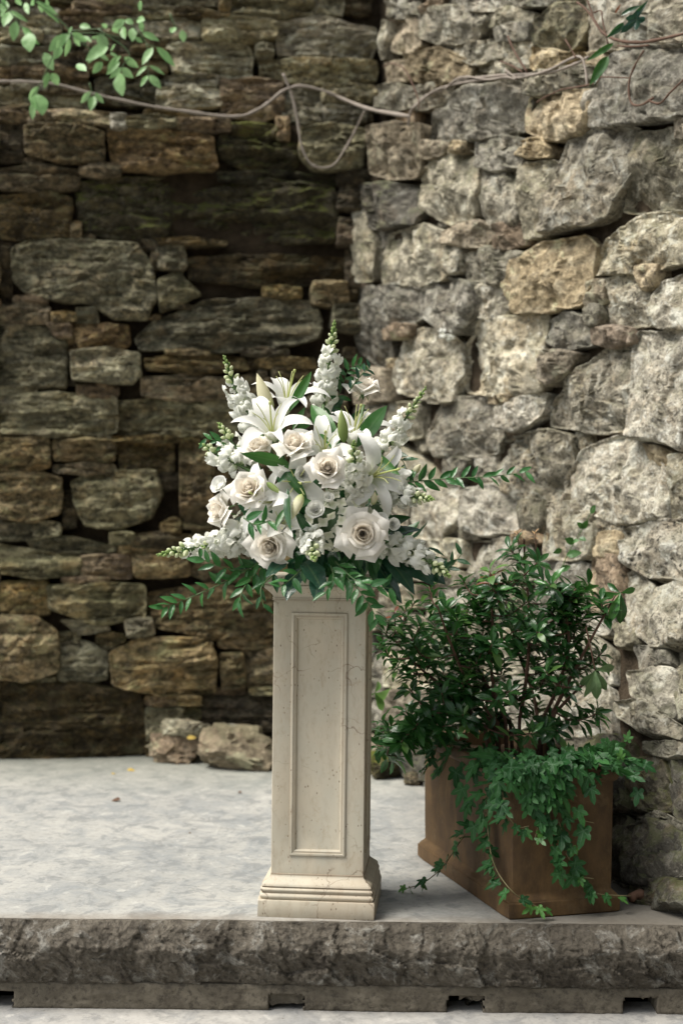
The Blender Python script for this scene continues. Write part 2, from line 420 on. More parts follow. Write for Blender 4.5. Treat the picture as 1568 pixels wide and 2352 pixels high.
RWL = """
r 870 50 884 130 g
g 878,0 950,-6 952,32 884,38
t 886,44 948,40 952,100 930,122 888,112
g 956,34 1000,14 1088,12 1104,40 1080,90 1000,96 958,84
r 1002 -14 1136 22 p
g 1104,28 1160,14 1210,24 1206,48 1110,58
g 1132,62 1210,50 1208,92 1140,94
y 1214,50 1260,12 1332,0 1336,60 1312,104 1262,120 1218,88
r 1140 -20 1260 8 g
p 1342,-10 1450,-20 1568,-14 1568,98 1470,104 1344,112 1338,60
g 1012,78 1090,98 1160,70 1158,130 1090,142 1020,126
p 1088,128 1150,96 1210,96 1212,150 1150,162 1090,158
t 1218,106 1290,122 1336,118 1334,128 1240,160 1220,152
t 920,126 1000,110 1074,140 1074,184 1000,196 926,180
t 878,142 928,138 930,182 880,186
g 848,196 900,190 938,200 936,248 860,254
p 924,206 980,192 1034,190 1032,226 960,248 926,242
g 966,316 988,244 1050,204 1178,184 1200,222 1190,296 1120,306 1040,320
g 1192,168 1270,162 1276,208 1198,214
g 1280,152 1344,150 1344,192 1286,198
r 1082 164 1186 180 p
t 1196,222 1260,210 1346,206 1352,250 1330,304 1240,316 1200,296
p 1342,214 1374,206 1392,240 1386,284 1346,282
g 1380,140 1440,108 1568,100 1568,258 1470,274 1400,280 1378,206
t 836,290 900,282 958,286 960,340 950,402 880,406 838,392
r 960 326 988 358 t
r 990 328 1014 352 t
r 1030 326 1056 346 t
g 1084,318 1140,312 1196,320 1194,380 1120,386 1086,380
t 1182,326 1230,320 1256,340 1250,358 1184,354
g 954,392 1000,352 1082,350 1086,430 1080,498 1022,512 960,472
g 1090,392 1150,386 1188,394 1188,470 1180,514 1110,512 1090,460
g 1192,378 1262,372 1268,420 1240,470 1250,536 1204,540 1194,460
p 1252,538 1246,470 1272,416 1290,330 1360,298 1448,290 1446,370 1404,450 1388,492
g 1408,478 1430,410 1452,304 1568,288 1568,470 1510,478 1430,484
r 1540 272 1568 306 t
k 786,430 860,420 950,426 958,480 940,514 860,520 790,514
g 864,600 878,534 960,516 1010,530 1018,590 1008,638 950,650 864,648
t 1014,532 1090,506 1124,530 1102,566 1022,558
r 1126 514 1206 566 r
g 1048,590 1110,568 1200,580 1208,612 1160,650 1060,640
r 1022 564 1050 624 p
t 1158,652 1172,602 1250,562 1330,542 1350,566 1350,640 1330,698 1252,714 1182,716
p 1350,596 1384,542 1480,492 1568,482 1568,602 1450,620 1356,630
g 790,722 802,662 840,656 876,740 880,818 850,836 802,800
g 852,660 900,652 956,664 958,720 930,740 870,732
g 958,668 1000,642 1078,650 1086,716 1060,764 1012,760 962,724
p 1088,654 1150,656 1158,690 1140,730 1090,728
t 1338,650 1372,642 1376,690 1340,700
p 1364,650 1420,624 1470,622 1480,680 1472,744 1368,748
t 1452,614 1500,610 1496,650 1470,660
p 1486,700 1504,652 1568,624 1568,752 1500,746
r 1340 704 1368 744 g
g 1242,740 1290,718 1342,728 1344,790 1280,798 1240,780
r 1350 752 1438 790 r
p 888,862 912,780 950,757 1008,762 1042,790 1044,866 1030,908 962,914 902,898
p 1046,896 1046,796 1082,737 1180,726 1240,722 1236,790 1238,858 1224,898 1130,908
t 1238,806 1318,810 1300,845 1262,882 1240,868
p 1242,976 1246,930 1300,862 1370,804 1440,798 1440,978 1360,988
p 1442,764 1568,762 1568,1030 1500,1006 1442,1000
p 962,1000 1000,924 1090,908 1138,932 1136,990 1118,1038 980,1050
p 1142,934 1180,918 1240,904 1234,954 1180,988 1144,980
p 1122,1022 1180,1000 1240,988 1298,1002 1294,1070 1270,1146 1180,1140 1112,1100
p 1284,1108 1330,1034 1420,1004 1468,1010 1528,1100 1524,1188 1400,1198 1292,1150
t 1472,1020 1530,1040 1526,1064 1490,1060
p 1534,1050 1568,1044 1568,1188 1534,1186
p 1048,1130 1110,1114 1180,1150 1178,1216 1100,1222 1050,1216
p 934,1116 1040,1112 1044,1200 1000,1236 936,1232
r 1184 1150 1234 1218 g
p 1238,1160 1300,1154 1352,1170 1336,1240 1330,1278 1240,1280
p 1356,1184 1400,1178 1420,1206 1416,1220 1362,1218
t 1362,1226 1416,1222 1420,1272 1364,1276
r 1336 1208 1358 1274 p
p 1052,1242 1130,1236 1200,1240 1198,1326 1110,1330 1054,1310
p 970,1242 1046,1240 1050,1300 990,1306
p 1424,1214 1500,1200 1568,1194 1568,1326 1490,1318 1430,1288
p 1204,1286 1300,1284 1336,1292 1338,1346 1240,1350 1206,1340
r 1342 1282 1418 1400 r
p 1422,1316 1442,1302 1500,1366 1494,1440 1480,1470 1434,1440
p 1500,1352 1568,1340 1568,1470 1492,1478
g 1392,1424 1446,1440 1448,1470 1400,1470
g 1444,1478 1516,1484 1528,1520 1454,1528
g 1520,1482 1568,1478 1568,1648 1544,1640 1530,1540
g 1418,1536 1526,1530 1544,1600 1530,1640 1440,1590
p 1392,1606 1450,1600 1560,1666 1545,1692 1470,1672 1400,1640
g 1478,1700 1568,1706 1568,1730 1484,1728
k 1430,1742 1500,1736 1520,1800 1510,1848 1440,1846
k 1514,1742 1568,1738 1568,1890 1530,1860
k 1428,1902 1490,1880 1568,1920 1568,2010 1430,2020
k 1440,2028 1568,2020 1568,2080 1450,2076
r 866 1344 950 1400 p
r 862 1410 960 1490 g
r 864 1500 980 1580 p
t 868,1590 960,1586 980,1660 900,1676 866,1660
k 870,1684 940,1676 962,1740 956,1790 870,1768
p 990,1340 1080,1342 1084,1410 1000,1420
p 1090,1352 1190,1346 1196,1420 1100,1426
g 1204,1360 1330,1356 1334,1440 1210,1446
p 970,1430 1080,1430 1084,1530 980,1540
g 1090,1440 1200,1436 1204,1540 1094,1546
p 1212,1456 1330,1450 1380,1480 1376,1560 1216,1560
p 990,1550 1100,1556 1110,1650 1000,1660
p 1116,1560 1240,1560 1250,1660 1120,1666
p 1256,1570 1376,1570 1384,1680 1262,1690
k 970,1680 1110,1676 1120,1790 980,1800
k 1126,1680 1260,1690 1270,1830 1130,1820
k 1280,1700 1420,1690 1424,1860 1284,1850
k 1284,1870 1420,1870 1424,2020 1290,2010
g 1010,1050 1060,1056 1040,1104 1000,1104
g 884,930 950,926 956,1000 890,1006
p 896,1014 950,1060 1000,1110 930,1108 890,1060
g 800,420 850,560 840,640 806,640
t 800,850 880,846 886,920 810,926
g 806,936 880,932 884,1020 812,1030
p 816,1040 884,1030 926,1110 920,1230 826,1220
p 830,1236 960,1240 960,1330 840,1330
p 1574,-30 1740,-40 1760,120 1574,130
g 1574,140 1720,130 1760,280 1574,290
p 1574,300 1780,290 1790,470 1574,480
g 1574,490 1730,480 1760,620 1574,610
p 1574,640 1800,630 1800,770 1574,760
g 1574,776 1700,780 1740,1030 1574,1030
p 1574,1050 1760,1040 1780,1190 1574,1190
p 1574,1204 1740,1200 1760,1340 1574,1330
g 1574,1350 1800,1350 1800,1640 1574,1640
k 1574,1660 1760,1660 1760,1890 1574,1890
k 1574,1910 1780,1910 1780,2080 1574,2080
"""
def parse(txt):
    out = []
    for ln in txt.strip().splitlines():
        w = ln.split()
        if w[0] == 'r':
            x0, y0, x1, y1 = map(float, w[1:5]); k = w[5]; W_, H_ = x1 - x0, y1 - y0; j = 0.1 * min(W_, H_)
            q = lambda: random.uniform(-j, j)
            pts = [(x0 + abs(q()), y0 + abs(q())), (x0 + W_ * 0.5, y0 + q() * .5), (x1 - abs(q()), y0 + abs(q())),
                   (x1 + q() * .4, (y0 + y1) / 2), (x1 - abs(q()), y1 - abs(q())), (x0 + W_ * random.uniform(.35, .65), y1 + q() * .5), (x0 + abs(q()), y1 - abs(q()))]
        else:
            k = w[0]; pts = [tuple(map(float, s.split(','))) for s in w[1:]]
        out.append((pts, k))
    return out
def chaikin(p, n=1, k=0.2):
    for _ in range(n):
        q = []
        for i in range(len(p)):
            a, b = p[i], p[(i + 1) % len(p)]
            q += [(a[0] + (b[0] - a[0]) * k, a[1] + (b[1] - a[1]) * k), (a[0] + (b[0] - a[0]) * (1 - k), a[1] + (b[1] - a[1]) * (1 - k))]
        p = q
    return p
def resample(p, n):
    L = [0.0]
    for i in range(len(p)):
        a, b = p[i], p[(i + 1) % len(p)]; L.append(L[-1] + math.hypot(b[0] - a[0], b[1] - a[1]))
    out = []; j = 0
    for k in range(n):
        t = L[-1] * k / n
        while L[j + 1] < t: j += 1
        s = (t - L[j]) / max(1e-9, L[j + 1] - L[j]); a, b = p[j], p[(j + 1) % len(p)]
        out.append((a[0] + (b[0] - a[0]) * s, a[1] + (b[1] - a[1]) * s))
    return out
def area(p): return 0.5 * abs(sum(p[i][0] * p[(i + 1) % len(p)][1] - p[(i + 1) % len(p)][0] * p[i][1] for i in range(len(p))))

def chips(q, amp, seed):
    """Flat broken facets: every cell of a Voronoi pattern is a little plane with its own tilt."""
    d, pts = noise.voronoi(q); p = pts[0]; h = noise.cell_vector(p * 3.7 + Vector((seed, 1, 2)))
    w = q - p
    return amp * (h.x * .5 + (h.y * w.x + h.z * w.y) * 2.2)
def stone(poly, surf, off, parent, mat, strat=False, proud=None, small=False):
    """One stone of a wall: an irregular lump bedded in the wall, its face broken into chipped planes."""
    sd = random.uniform(0, 100); rnd = random.Random(int(sd * 1e4))
    A = area(poly); size = math.sqrt(A)
    per = sum(math.hypot(poly[i][0] - poly[i - 1][0], poly[i][1] - poly[i - 1][1]) for i in range(len(poly)))
    n = int(min(96, max(20, per / 0.0125)))
    b = resample(chaikin(poly, 1, 0.055), n)
    cx = sum(p[0] for p in b) / n; cz = sum(p[1] for p in b) / n
    bb = []
    for (x, z) in b:
        dx, dz = x - cx, z - cz; r = math.hypot(dx, dz)
        k = 1 + (0.075 * noise.noise(Vector((x * 9, z * 9, sd))) + 0.04 * noise.noise(Vector((x * 30, z * 30, sd)))) * min(1, 0.12 / max(r, .02)) + (0.003 if small else 0.011 if strat else 0.0135) / max(r, .02)
        bb.append((dx * k, dz * k))
    rmin = min(math.hypot(*p) for p in bb)
    bev = min(0.015 if strat else 0.014, 0.3 * rmin); bdep = bev * rnd.uniform(0.8, 1.5)
    proud = (rnd.uniform(-0.022, 0.034) if strat else rnd.uniform(-0.016, 0.02)) if proud is None else proud
    sl = 0.55 if not strat else 0.34
    pl = [(rnd.uniform(0.02, 0.8), rnd.uniform(-sl, sl), rnd.uniform(-sl, sl) * (1.2 if not strat else 1.5)) for _ in range(5)]
    tilt = (rnd.uniform(-.05, .05), rnd.uniform(-.1, .06))
    rmax = max(math.hypot(*p) for p in bb); NR = int(min(15, max(6, rmax / 0.017)))
    lay = [rnd.uniform(-.011, .013) for _ in range(97)]; lh = rnd.uniform(.022, .05)
    rings = [('b', -0.15, 1.0), ('e', 0.0, 0.0), ('e', 0.12, 0), ('e', 0.35, 0), ('e', 0.7, 0), ('e', 1.0, 0)] + [('i', 1 - (k + 1) / (NR + 1), 0) for k in range(NR)]
    if small: rings = [rings[0], rings[1], rings[3], rings[5], ('i', .66, 0), ('i', .33, 0)]
    vs_, fs = [], []
    def face_h(x, z):
        X, Z = x / size, z / size
        f = min(d * 0.12 + gx * X + gz * Z for d, gx, gz in pl) * size * 0.6
        f = max(-0.06, min(0.03, f))
        q = Vector(((x + cx), (z + cz), sd))
        if strat:
            f += 0.026 * noise.noise(Vector((q.x * 4, q.y * 20, sd))) + 0.017 * noise.noise(Vector((q.x * 9, q.y * 55, sd + 3)))
            L_ = (q.y + .016 * noise.noise(Vector((q.x * 5, q.y * 3, sd + 7))) + .02 * q.x * tilt[0] * 20) / lh; f += lay[int(math.floor(L_)) % 97] * min(1.0, size * 5)
            f += 0.010 * noise.fractal(q * 11, 0.9, 2.1, 4) + chips(Vector((q.x * 7, q.y * 15, sd)), .013, sd) + chips(Vector((q.x * 19, q.y * 34, sd)), .007, sd)
        else:
            f += 0.012 * noise.fractal(q * 7, 0.8, 2.2, 4) + chips(q * 5.5, .0095, sd) + chips(q * 17, .0048, sd)
            rg = abs(noise.noise(q * 6.5 + Vector((9, 0, 0))))
            f -= 0.022 * max(0, 0.22 - rg) / 0.22 * 0.6
            f += 0.010 * noise.fractal(q * 30, 0.8, 2.2, 2)
        return f + tilt[0] * x + tilt[1] * z
    def put(x, z, h): vs_.append(surf(cx + x, cz + z, off + h))
    for kind, q, _ in rings:
        for (x, z) in bb:
            r = math.hypot(x, z)
            if kind == 'b': put(x * 0.93, z * 0.93, -0.13); continue
            if kind == 'e': t = 1 - q * bev / r; e = q
            else: t = (1 - bev / r) * q; e = 1.0
            xx, zz = x * t, z * t
            h = proud + bdep * (math.sqrt(max(0, 1 - (1 - e) ** 2)) - 1) + face_h(xx, zz) * (0.45 + 0.55 * e)
            put(xx, zz, h)
    put(0, 0, proud + face_h(0, 0))
    m = len(rings)
    for j in range(m - 1):
        for i in range(n):
            i2 = (i + 1) % n; fs.append((j * n + i, j * n + i2, (j + 1) * n + i2, (j + 1) * n + i))
    for i in range(n): fs.append(((m - 1) * n + i, (m - 1) * n + (i + 1) % n, m * n))
    c = surf(cx, cz, off)
    me = mesh('stone', [p - c for p in vs_], fs)
    bm_ = bmesh.new(); bm_.from_mesh(me); bmesh.ops.recalc_face_normals(bm_, faces=bm_.faces); bm_.to_mesh(me); bm_.free()
    me.set_sharp_from_angle(angle=R(33)) if hasattr(me, 'set_sharp_from_angle') else None
    return obj('stone', me, mat, parent, Matrix.Translation(c))

def inpoly(gx, gz, p):
    ins = np.zeros(gx.shape, bool)
    for i in range(len(p)):
        x1, z1 = p[i]; x2, z2 = p[i - 1]
        if abs(z1 - z2) < 1e-12: continue
        c = ((z1 > gz) != (z2 > gz)) & (gx < (x2 - x1) * (gz - z1) / (z2 - z1) + x1); ins ^= c
    return ins
def build_wall(root, txt, un, surf, strat, rng, fill_mats, fill_max, cap, mort, mdep, LEDGE_Z, mort_a1):
    a0, a1, z0, z1 = rng; CS = 0.0125
    na, nz = int((a1 - a0) / CS), int((z1 - z0) / CS)
    ga, gz = np.meshgrid(a0 + (np.arange(na) + .5) * CS, z0 + (np.arange(nz) + .5) * CS)
    occ = np.zeros(ga.shape, bool); cnt = 0
    for pts, k in parse(txt):
        hi = sum(un(*p)[1] for p in pts) / len(pts) > LEDGE_Z
        off = -SETBACK if hi else 0.0
        q = [un(u, v, off) for u, v in pts]
        if max(p[1] for p in q) < -0.02: continue
        q = [(a, max(z, -0.02)) for a, z in q]
        if strat and hi and k in 'byd' and random.random() < .62: k = random.choice('llo')
        occ |= inpoly(ga, gz, q)
        stone(q, surf, off, root, MKEY[k], strat, proud={'m': -0.05, 'd': -0.035}.get(k)); cnt += 1
    # chinking: small stones wedged into what is left between the big ones
    mw, mh = fill_max
    free = np.argwhere(~occ); order = np.random.permutation(len(free))
    for i in order:
        if cnt >= cap: break
        r, c = free[i]
        if occ[r, c]: continue
        r0 = r1 = r; c0 = c1 = c; grow = True
        far = 2.4 if a0 + c * CS > 2.35 else 1.0; lim_w, lim_h = far * random.uniform(.4, 1) * mw / CS, far * random.uniform(.5, 1) * mh / CS
        while grow:
            grow = False
            if c1 - c0 < lim_w:
                if c1 + 1 < na and not occ[r0:r1 + 1, c1 + 1].any(): c1 += 1; grow = True
                if c0 > 0 and not occ[r0:r1 + 1, c0 - 1].any(): c0 -= 1; grow = True
            if r1 - r0 < lim_h:
                if r1 + 1 < nz and not occ[r1 + 1, c0:c1 + 1].any(): r1 += 1; grow = True
                if r0 > 0 and not occ[r0 - 1, c0:c1 + 1].any(): r0 -= 1; grow = True
        w, h = (c1 - c0 + 1) * CS, (r1 - r0 + 1) * CS
        occ[r0:r1 + 1, c0:c1 + 1] = True
        if w < 0.026 or h < 0.024: continue
        x0, x1 = a0 + c0 * CS, a0 + (c1 + 1) * CS; y0, y1 = z0 + r0 * CS, z0 + (r1 + 1) * CS
        j = .14 * min(w, h); q = lambda: random.uniform(0, j)
        poly = [(x0 + q(), y0 + q()), ((x0 + x1) / 2, y0 + q() * .4), (x1 - q(), y0 + q()), (x1 - q() * .4, (y0 + y1) / 2), (x1 - q(), y1 - q()), ((x0 + x1) / 2, y1 - q() * .4), (x0 + q(), y1 - q())]
        off = -SETBACK if (y0 + y1) / 2 > LEDGE_Z else 0.0
        sm = max(w, h) < 0.16
        stone(poly, surf, off, root, random.choice(fill_mats), strat, proud=random.uniform(-0.05, -0.02) if sm else None, small=sm); cnt += 1
    # earth and mortar core behind the stones
    nu, nv = 60, 70; vv = []
    for j in range(nv):
        z = -0.25 + (z1 + 0.25) * j / (nv - 1)
        for i in range(nu):
            a = a0 - 0.1 + (mort_a1 - a0 + .2) * i / (nu - 1)
            h = mdep + 0.02 * noise.noise(Vector((a * 6, z * 6, 3))) - (SETBACK if z > LEDGE_Z + .02 else 0)
            vv.append(surf(a, z, h))
    me = mesh('mortar', vv, grid_faces(nu, nv)); o = obj('mortar', me, mort, root)
    s = o.modifiers.new('core', 'SOLIDIFY'); s.thickness = 0.45; s.offset = 1.0
    n0 = me.polygons[0].normal
    s.offset = -1.0 if n0.y < 0 else 1.0
    return cnt

back_wall = thing('stone_wall', SL(1.2, 0), 'dark brown mossy wall of layered rubble stone behind the flowers on the left', 'wall')
nl = build_wall(back_wall, LW, unL, SL, True, (-0.12, 2.9, 0.0, 3.45), [S_BROWN, S_GREY, S_DARK, S_DARK, S_ORANGE], (0.34, 0.13), 275, MORT_L, -0.085, LEDGE_L, 4.2)
right_wall = thing('stone_wall', SRW(1.4, 0), 'pale grey rough granite wall leaning in along the right side behind the planter', 'wall')
nr = build_wall(right_wall, RWL, unR, SRW, False, (0.02, 4.2, 0.0, 3.4), [G_PALE, G_GREY, G_TAN, G_RUST, G_GREY], (0.26, 0.15), 295, MORT_R, -0.075, LEDGE_R, 6.5)
print('stones', nl, nr)
# ------------------------------------------------------------------ platform, step, lower floor
def concrete(name, c0, c1, c2, scale=1.0, green=0.0):
    t = NT(name); v = t.coords(jitter=False); vs_ = t.vmath('MULTIPLY', v, (1.0, 0.75, 1.0))
    big = t.noise(vs_, 1.3 * scale, 5, 0.62, 0.6); mid = t.noise(vs_, 6 * scale, 7, 0.72, 1.2); fin = t.noise(v, 42 * scale, 5, 0.7); spot = t.noise(vs_, 13 * scale, 6, 0.7, 0.4)
    c = t.mix(t.ramp(big, (0.38, 0.0), (0.6, 1.0)), c0, c1)
    c = t.mix(t.math('MULTIPLY', t.ramp(mid, (0.44, 0.0), (0.64, 1.0)), 0.8), c, c2)
    c = t.mix(t.math('MULTIPLY', t.ramp(spot, (0.40, 1.0), (0.47, 0.0)), 0.55), c, tuple(k * .72 for k in c2))
    c = t.mix(t.math('MULTIPLY', t.ramp(spot, (0.58, 0.0), (0.66, 1.0)), 0.6), c, tuple(min(.68, k * 1.22) for k in c0))
    c = t.mix(t.math('MULTIPLY', t.ramp(fin, (0.34, 1.0), (0.5, 0.0)), 0.35), c, tuple(k * 0.45 for k in c1))
    nz = t.n('ShaderNodeTexNoise'); t.l(v, nz.inputs['Vector']); nz.inputs['Scale'].default_value = 2.2; nz.inputs['Detail'].default_value = 6
    ed = t.voro(t.vmath('ADD', v, t.vmath('MULTIPLY', nz.outputs['Color'], (.5, .5, .5))), .85, 'DISTANCE_TO_EDGE')
    crack = t.math('MULTIPLY', t.ramp(ed, (0.0, 1.0), (0.006, 0.0)), t.ramp(t.noise(v, 2.0, 2), (.45, 0), (.55, 1)))
    c = t.mix(t.math('MULTIPLY', crack, .3), c, tuple(k * .4 for k in c1)); grit = t.voro(v, 26); c = t.mix(t.math('MULTIPLY', t.ramp(grit, (.05, 1), (.09, 0)), t.ramp(t.noise(v, 3.1, 3), (.5, 0), (.6, .8))), c, (.10, .085, .06))
    if green:                                             # algae towards the back, worn brown stone along the front edge
        sx = t.n('ShaderNodeSeparateXYZ'); t.l(t.obj, sx.inputs[0]); yy = sx.outputs[1]
        gk = t.ramp(t.math('MULTIPLY', t.math('ADD', yy, t.math('MULTIPLY', mid, .9)), .1), (.565, 0.0), (.66, 1.0))
        c = t.mix(t.math('MULTIPLY', gk, .5), c, (0.21, 0.22, 0.155))
        ek = t.ramp(t.math('MULTIPLY', t.math('SUBTRACT', yy, t.math('MULTIPLY', mid, .16)), .1), (.3605, 1.0), (.3665, 0.0))
        c = t.mix(t.math('MULTIPLY', ek, .75), c, (0.20, 0.17, 0.13))
        shade_k = t.ramp(t.math('MULTIPLY', t.math('ADD', sx.outputs[0], t.math('MULTIPLY', big, .5)), 1), (.42, 0.0), (.95, 1.0))  # shade round the planter and right floor, painted into the colour
        c = t.mix(t.math('MULTIPLY', shade_k, .85), c, (0.125, 0.112, 0.09))
    t.base(c, 0.8, 0.3); t.bump(mid, 0.25, 0.01); t.bump(fin, 0.35, 0.004)
    return t.m
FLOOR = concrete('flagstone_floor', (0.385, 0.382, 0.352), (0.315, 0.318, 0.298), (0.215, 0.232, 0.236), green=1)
LOWER = concrete('lower_paving', (0.40, 0.39, 0.36), (0.32, 0.315, 0.295), (0.23, 0.235, 0.235))

EDGE_Y = 3.672
EDGE_X1 = 1.35
def build_platform():
    # level sheet, a little wavy towards the broken front edge
    nu, nv = 220, 40; vv = []
    for j in range(nv):
        t = j / (nv - 1)
        for i in range(nu):
            x = -4.2 + (EDGE_X1 + 4.2) * i / (nu - 1)
            e = EDGE_Y + 0.006 + 0.006 * noise.fractal(Vector((x * 7, 0.3, 1)), 0.9, 2.1, 3)
            e += .006; y = e + (7.0 - e) * t ** 1.6
            vv.append((x, y, 0.0015 * noise.noise(Vector((x * 2, y * 2, 5))) - (0.003 if j == 0 else 0)))
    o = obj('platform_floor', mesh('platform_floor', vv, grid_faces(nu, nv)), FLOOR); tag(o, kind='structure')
    s = o.modifiers.new('slab', 'SOLIDIFY'); s.thickness = 0.05; s.offset = -1
    # rock-faced edge course
    t = NT('rough_edge_stone'); v = t.coords(jitter=False)
    big = t.noise(v, 4, 5, .65, .4); mid = t.noise(v, 18, 6, .7, .6); fin = t.noise(v, 80, 5, .75)
    c = t.mix(t.ramp(big, (.36, 0), (.62, 1)), (0.175, 0.155, 0.122), (0.095, 0.082, 0.063))
    c = t.mix(t.math('MULTIPLY', t.ramp(mid, (.53, 0), (.64, 1)), .75), c, (0.36, 0.35, 0.31))
    c = t.mix(t.math('MULTIPLY', t.ramp(mid, (.34, 1), (.46, 0)), .7), c, (0.03, 0.024, 0.018))
    c = t.mix(t.math('MULTIPLY', t.ramp(fin, (.34, 1), (.5, 0)), .55), c, (0.045, 0.04, 0.033))
    t.base(c, .85, .3); t.bump(mid, 1.0, .03); t.bump(fin, 1.0, .008)
    pits = t.voro(v, 26); t.bump(t.ramp(pits, (0.08, 0.0), (0.2, 1.0)), .5, .006)
    EDGEM = t.m
    nu, nv = 900, 38; vv = []
    zt, zb = -0.001, -0.163
    for j in range(nv):
        s = j / (nv - 1)
        for i in range(nu):
            x = -2.4 + (EDGE_X1 + 2.4) * i / (nu - 1)
            z = zt + (zb - zt) * s
            crest = .36 + .12 * noise.noise(Vector((x * 2.3, 4, 0)))
            bul = .034 * (min(1, s / crest) ** .8) - .030 * max(0, (s - crest) / (1 - crest)) ** 1.3
            q = Vector((x, z * 1.3, 0))
            f = 0.008 * noise.fractal(q * 5, .9, 2.1, 4) + chips(q * 8, .006, 1.0) + chips(q * 24, .003, 2.0) + chips(q * 60, .0018, 3.0)
            f -= 0.010 * max(0, 0.2 - abs(noise.noise(q * 4.2 + Vector((3, 1, 0))))) / 0.2
            f += 0.004 * noise.fractal(q * 70, .8, 2.1, 2)
            k = min(1, s / 0.07) * (1 if s < .97 else .5)
            e = EDGE_Y + 0.006 * noise.fractal(Vector((x * 7, 0.3, 1)), 0.9, 2.1, 3)
            vv.append((x, e - (bul + f + .004) * k, z + 0.004 * k * noise.noise(q * 30)))
    # returns to the back along top and bottom
    n0 = len(vv); fs = grid_faces(nu, nv)
    for i in range(nu): vv.append((vv[i][0], vv[i][1] + .06, zt - .0035))
    for i in range(nu): p = vv[(nv - 1) * nu + i]; vv.append((p[0], EDGE_Y + .25, zb))
    for i in range(nu - 1):
        fs.append((n0 + i, n0 + i + 1, i + 1, i)); fs.append(((nv - 1) * nu + i, (nv - 1) * nu + i + 1, n0 + nu + i + 1, n0 + nu + i))
    tag(obj('step_edge', mesh('step_edge', vv, fs), EDGEM), kind='structure')
    # plinth course under it with drain slots
    t = NT('plinth_stone'); v = t.coords(jitter=False)
    mid = t.noise(v, 12, 6, .7, .3); fin = t.noise(v, 70, 5, .75)
    c = t.mix(t.ramp(mid, (.38, 0), (.62, 1)), (0.165, 0.146, 0.112), (0.10, 0.087, 0.066))
    c = t.mix(t.math('MULTIPLY', t.ramp(fin, (.36, 1), (.5, 0)), .6), c, (0.035, 0.03, 0.025))
    t.base(c, .88, .25); t.bump(mid, .5, .01); t.bump(fin, .6, .004)
    PL = t.m
    F = EDGE_Y - 0.006; zt, zb, zs = -0.1615, -0.232, -0.185
    cuts = []
    for u0, u1 in ((-44, 30), (617, 697), (1028, 1112), (1432, 1510)):
        cuts.append((P(u0, 2290, F).x, P(u1, 2290, F).x))
    root = obj('plinth_course', None, M=Matrix.Translation((0, F, zb))); tag(root, kind='structure')
    nx, nz = 760, 18; x0, x1 = -2.4, EDGE_X1; mb = MB(); keep = []
    X = lambda i: x0 + (x1 - x0) * i / nx
    for j in range(nz + 1):
        for i in range(nx + 1):
            x, z = X(i), zb + (zt - zb) * j / nz; q = Vector((x, z * 2.2, 4))
            lip = .004 * max(0, 1 - j / 1.5) + .003 * max(0, 1 - (nz - j) / 1.5)
            mb.v.append(Vector((x + .0012 * noise.noise(q * 60), F + lip - .0035 * noise.fractal(q * 6, .9, 2.1, 4) - chips(q * 24, .0014, 6.0), z + .0008 * noise.noise(q * 40)))); mb.t.append(0)
    def hole(i, j):
        xm, zm = X(i + .5), zb + (zt - zb) * (j + .5) / nz
        for a_, b_ in cuts:
            e_ = .006 * noise.noise(Vector((zm * 60, a_, 2)))
            if a_ + e_ < xm < b_ + e_ and zm < zs + .004 * noise.noise(Vector((xm * 45, 1, 3))): return True
        return False
    H = [[hole(i, j) for i in range(nx)] for j in range(nz)]
    back = {}
    def bk(k):
        if k not in back: back[k] = len(mb.v); mb.v.append(mb.v[k] + Vector((0, .11, 0))); mb.t.append(0)
        return back[k]
    for j in range(nz):
        for i in range(nx):
            a_, b_, c_, d_ = j * (nx + 1) + i, j * (nx + 1) + i + 1, (j + 1) * (nx + 1) + i + 1, (j + 1) * (nx + 1) + i
            if not H[j][i]:
                mb.f.append((a_, b_, c_, d_))
                if i + 1 < nx and H[j][i + 1]: mb.f.append((b_, bk(b_), bk(c_), c_))
                if i > 0 and H[j][i - 1]: mb.f.append((d_, bk(d_), bk(a_), a_))
                if j > 0 and H[j - 1][i]: mb.f.append((a_, bk(a_), bk(b_), b_))
                if j == nz - 1: mb.f.append((d_, c_, bk(c_), bk(d_)))
    obj('course', mb.mesh('course', PL), None, root)
    def plug(xa, xb, za, zc, dy, name):
        n1, n2 = 22, 10; vv = []
        for j in range(n2 + 1):
            for i in range(n1 + 1):
                x, z = xa + (xb - xa) * i / n1, za + (zc - za) * j / n2
                zz = z + (.010 * noise.noise(Vector((x * 40, 7, 1))) + .004) * (1 - j / n2); vv.append((x, F + dy + .005 * noise.fractal(Vector((x * 40, z * 40, 9)), .9, 2.1, 3), zz))
        o = obj(name, mesh(name, vv, grid_faces(n1 + 1, n2 + 1)), PL, root); m = o.modifiers.new('t', 'SOLIDIFY'); m.thickness = .06; m.offset = -1
    plug(cuts[1][0] - .01, cuts[1][1] + .01, zb + .014, zs + .006, .012, 'mortar_fill')
    plug(cuts[2][0] + .03, cuts[2][1] + .01, zb + .030, zs + .006, .014, 'mortar_fill')
    # dark void behind the slots
    v, f = box(-3.4, EDGE_X1, F + .14, F + .2, zb, zt); obj('backing', mesh('backing', v, f, False), MORT_L, root)
build_platform()
vv = []
nu, nv = 120, 40
for j in range(nv):
    for i in range(nu):
        x = -4.2 + 6.5 * i / (nu - 1); y = -2.0 + 5.76 * j / (nv - 1)
        vv.append((x, y, -0.228 + .002 * noise.noise(Vector((x * 3, y * 3, 1)))))
tag(obj('lower_pavement', mesh('lower_pavement', vv, grid_faces(nu, nv)), LOWER), kind='structure')
t = NT('leaf_litter_earth'); v = t.coords(jitter=False)
t.base(t.mix(t.noise(v, 3, 6, .7), (.05, .045, .03), (.11, .09, .06)), .95, .1); t.bump(t.noise(v, 20, 5), .6, .02)
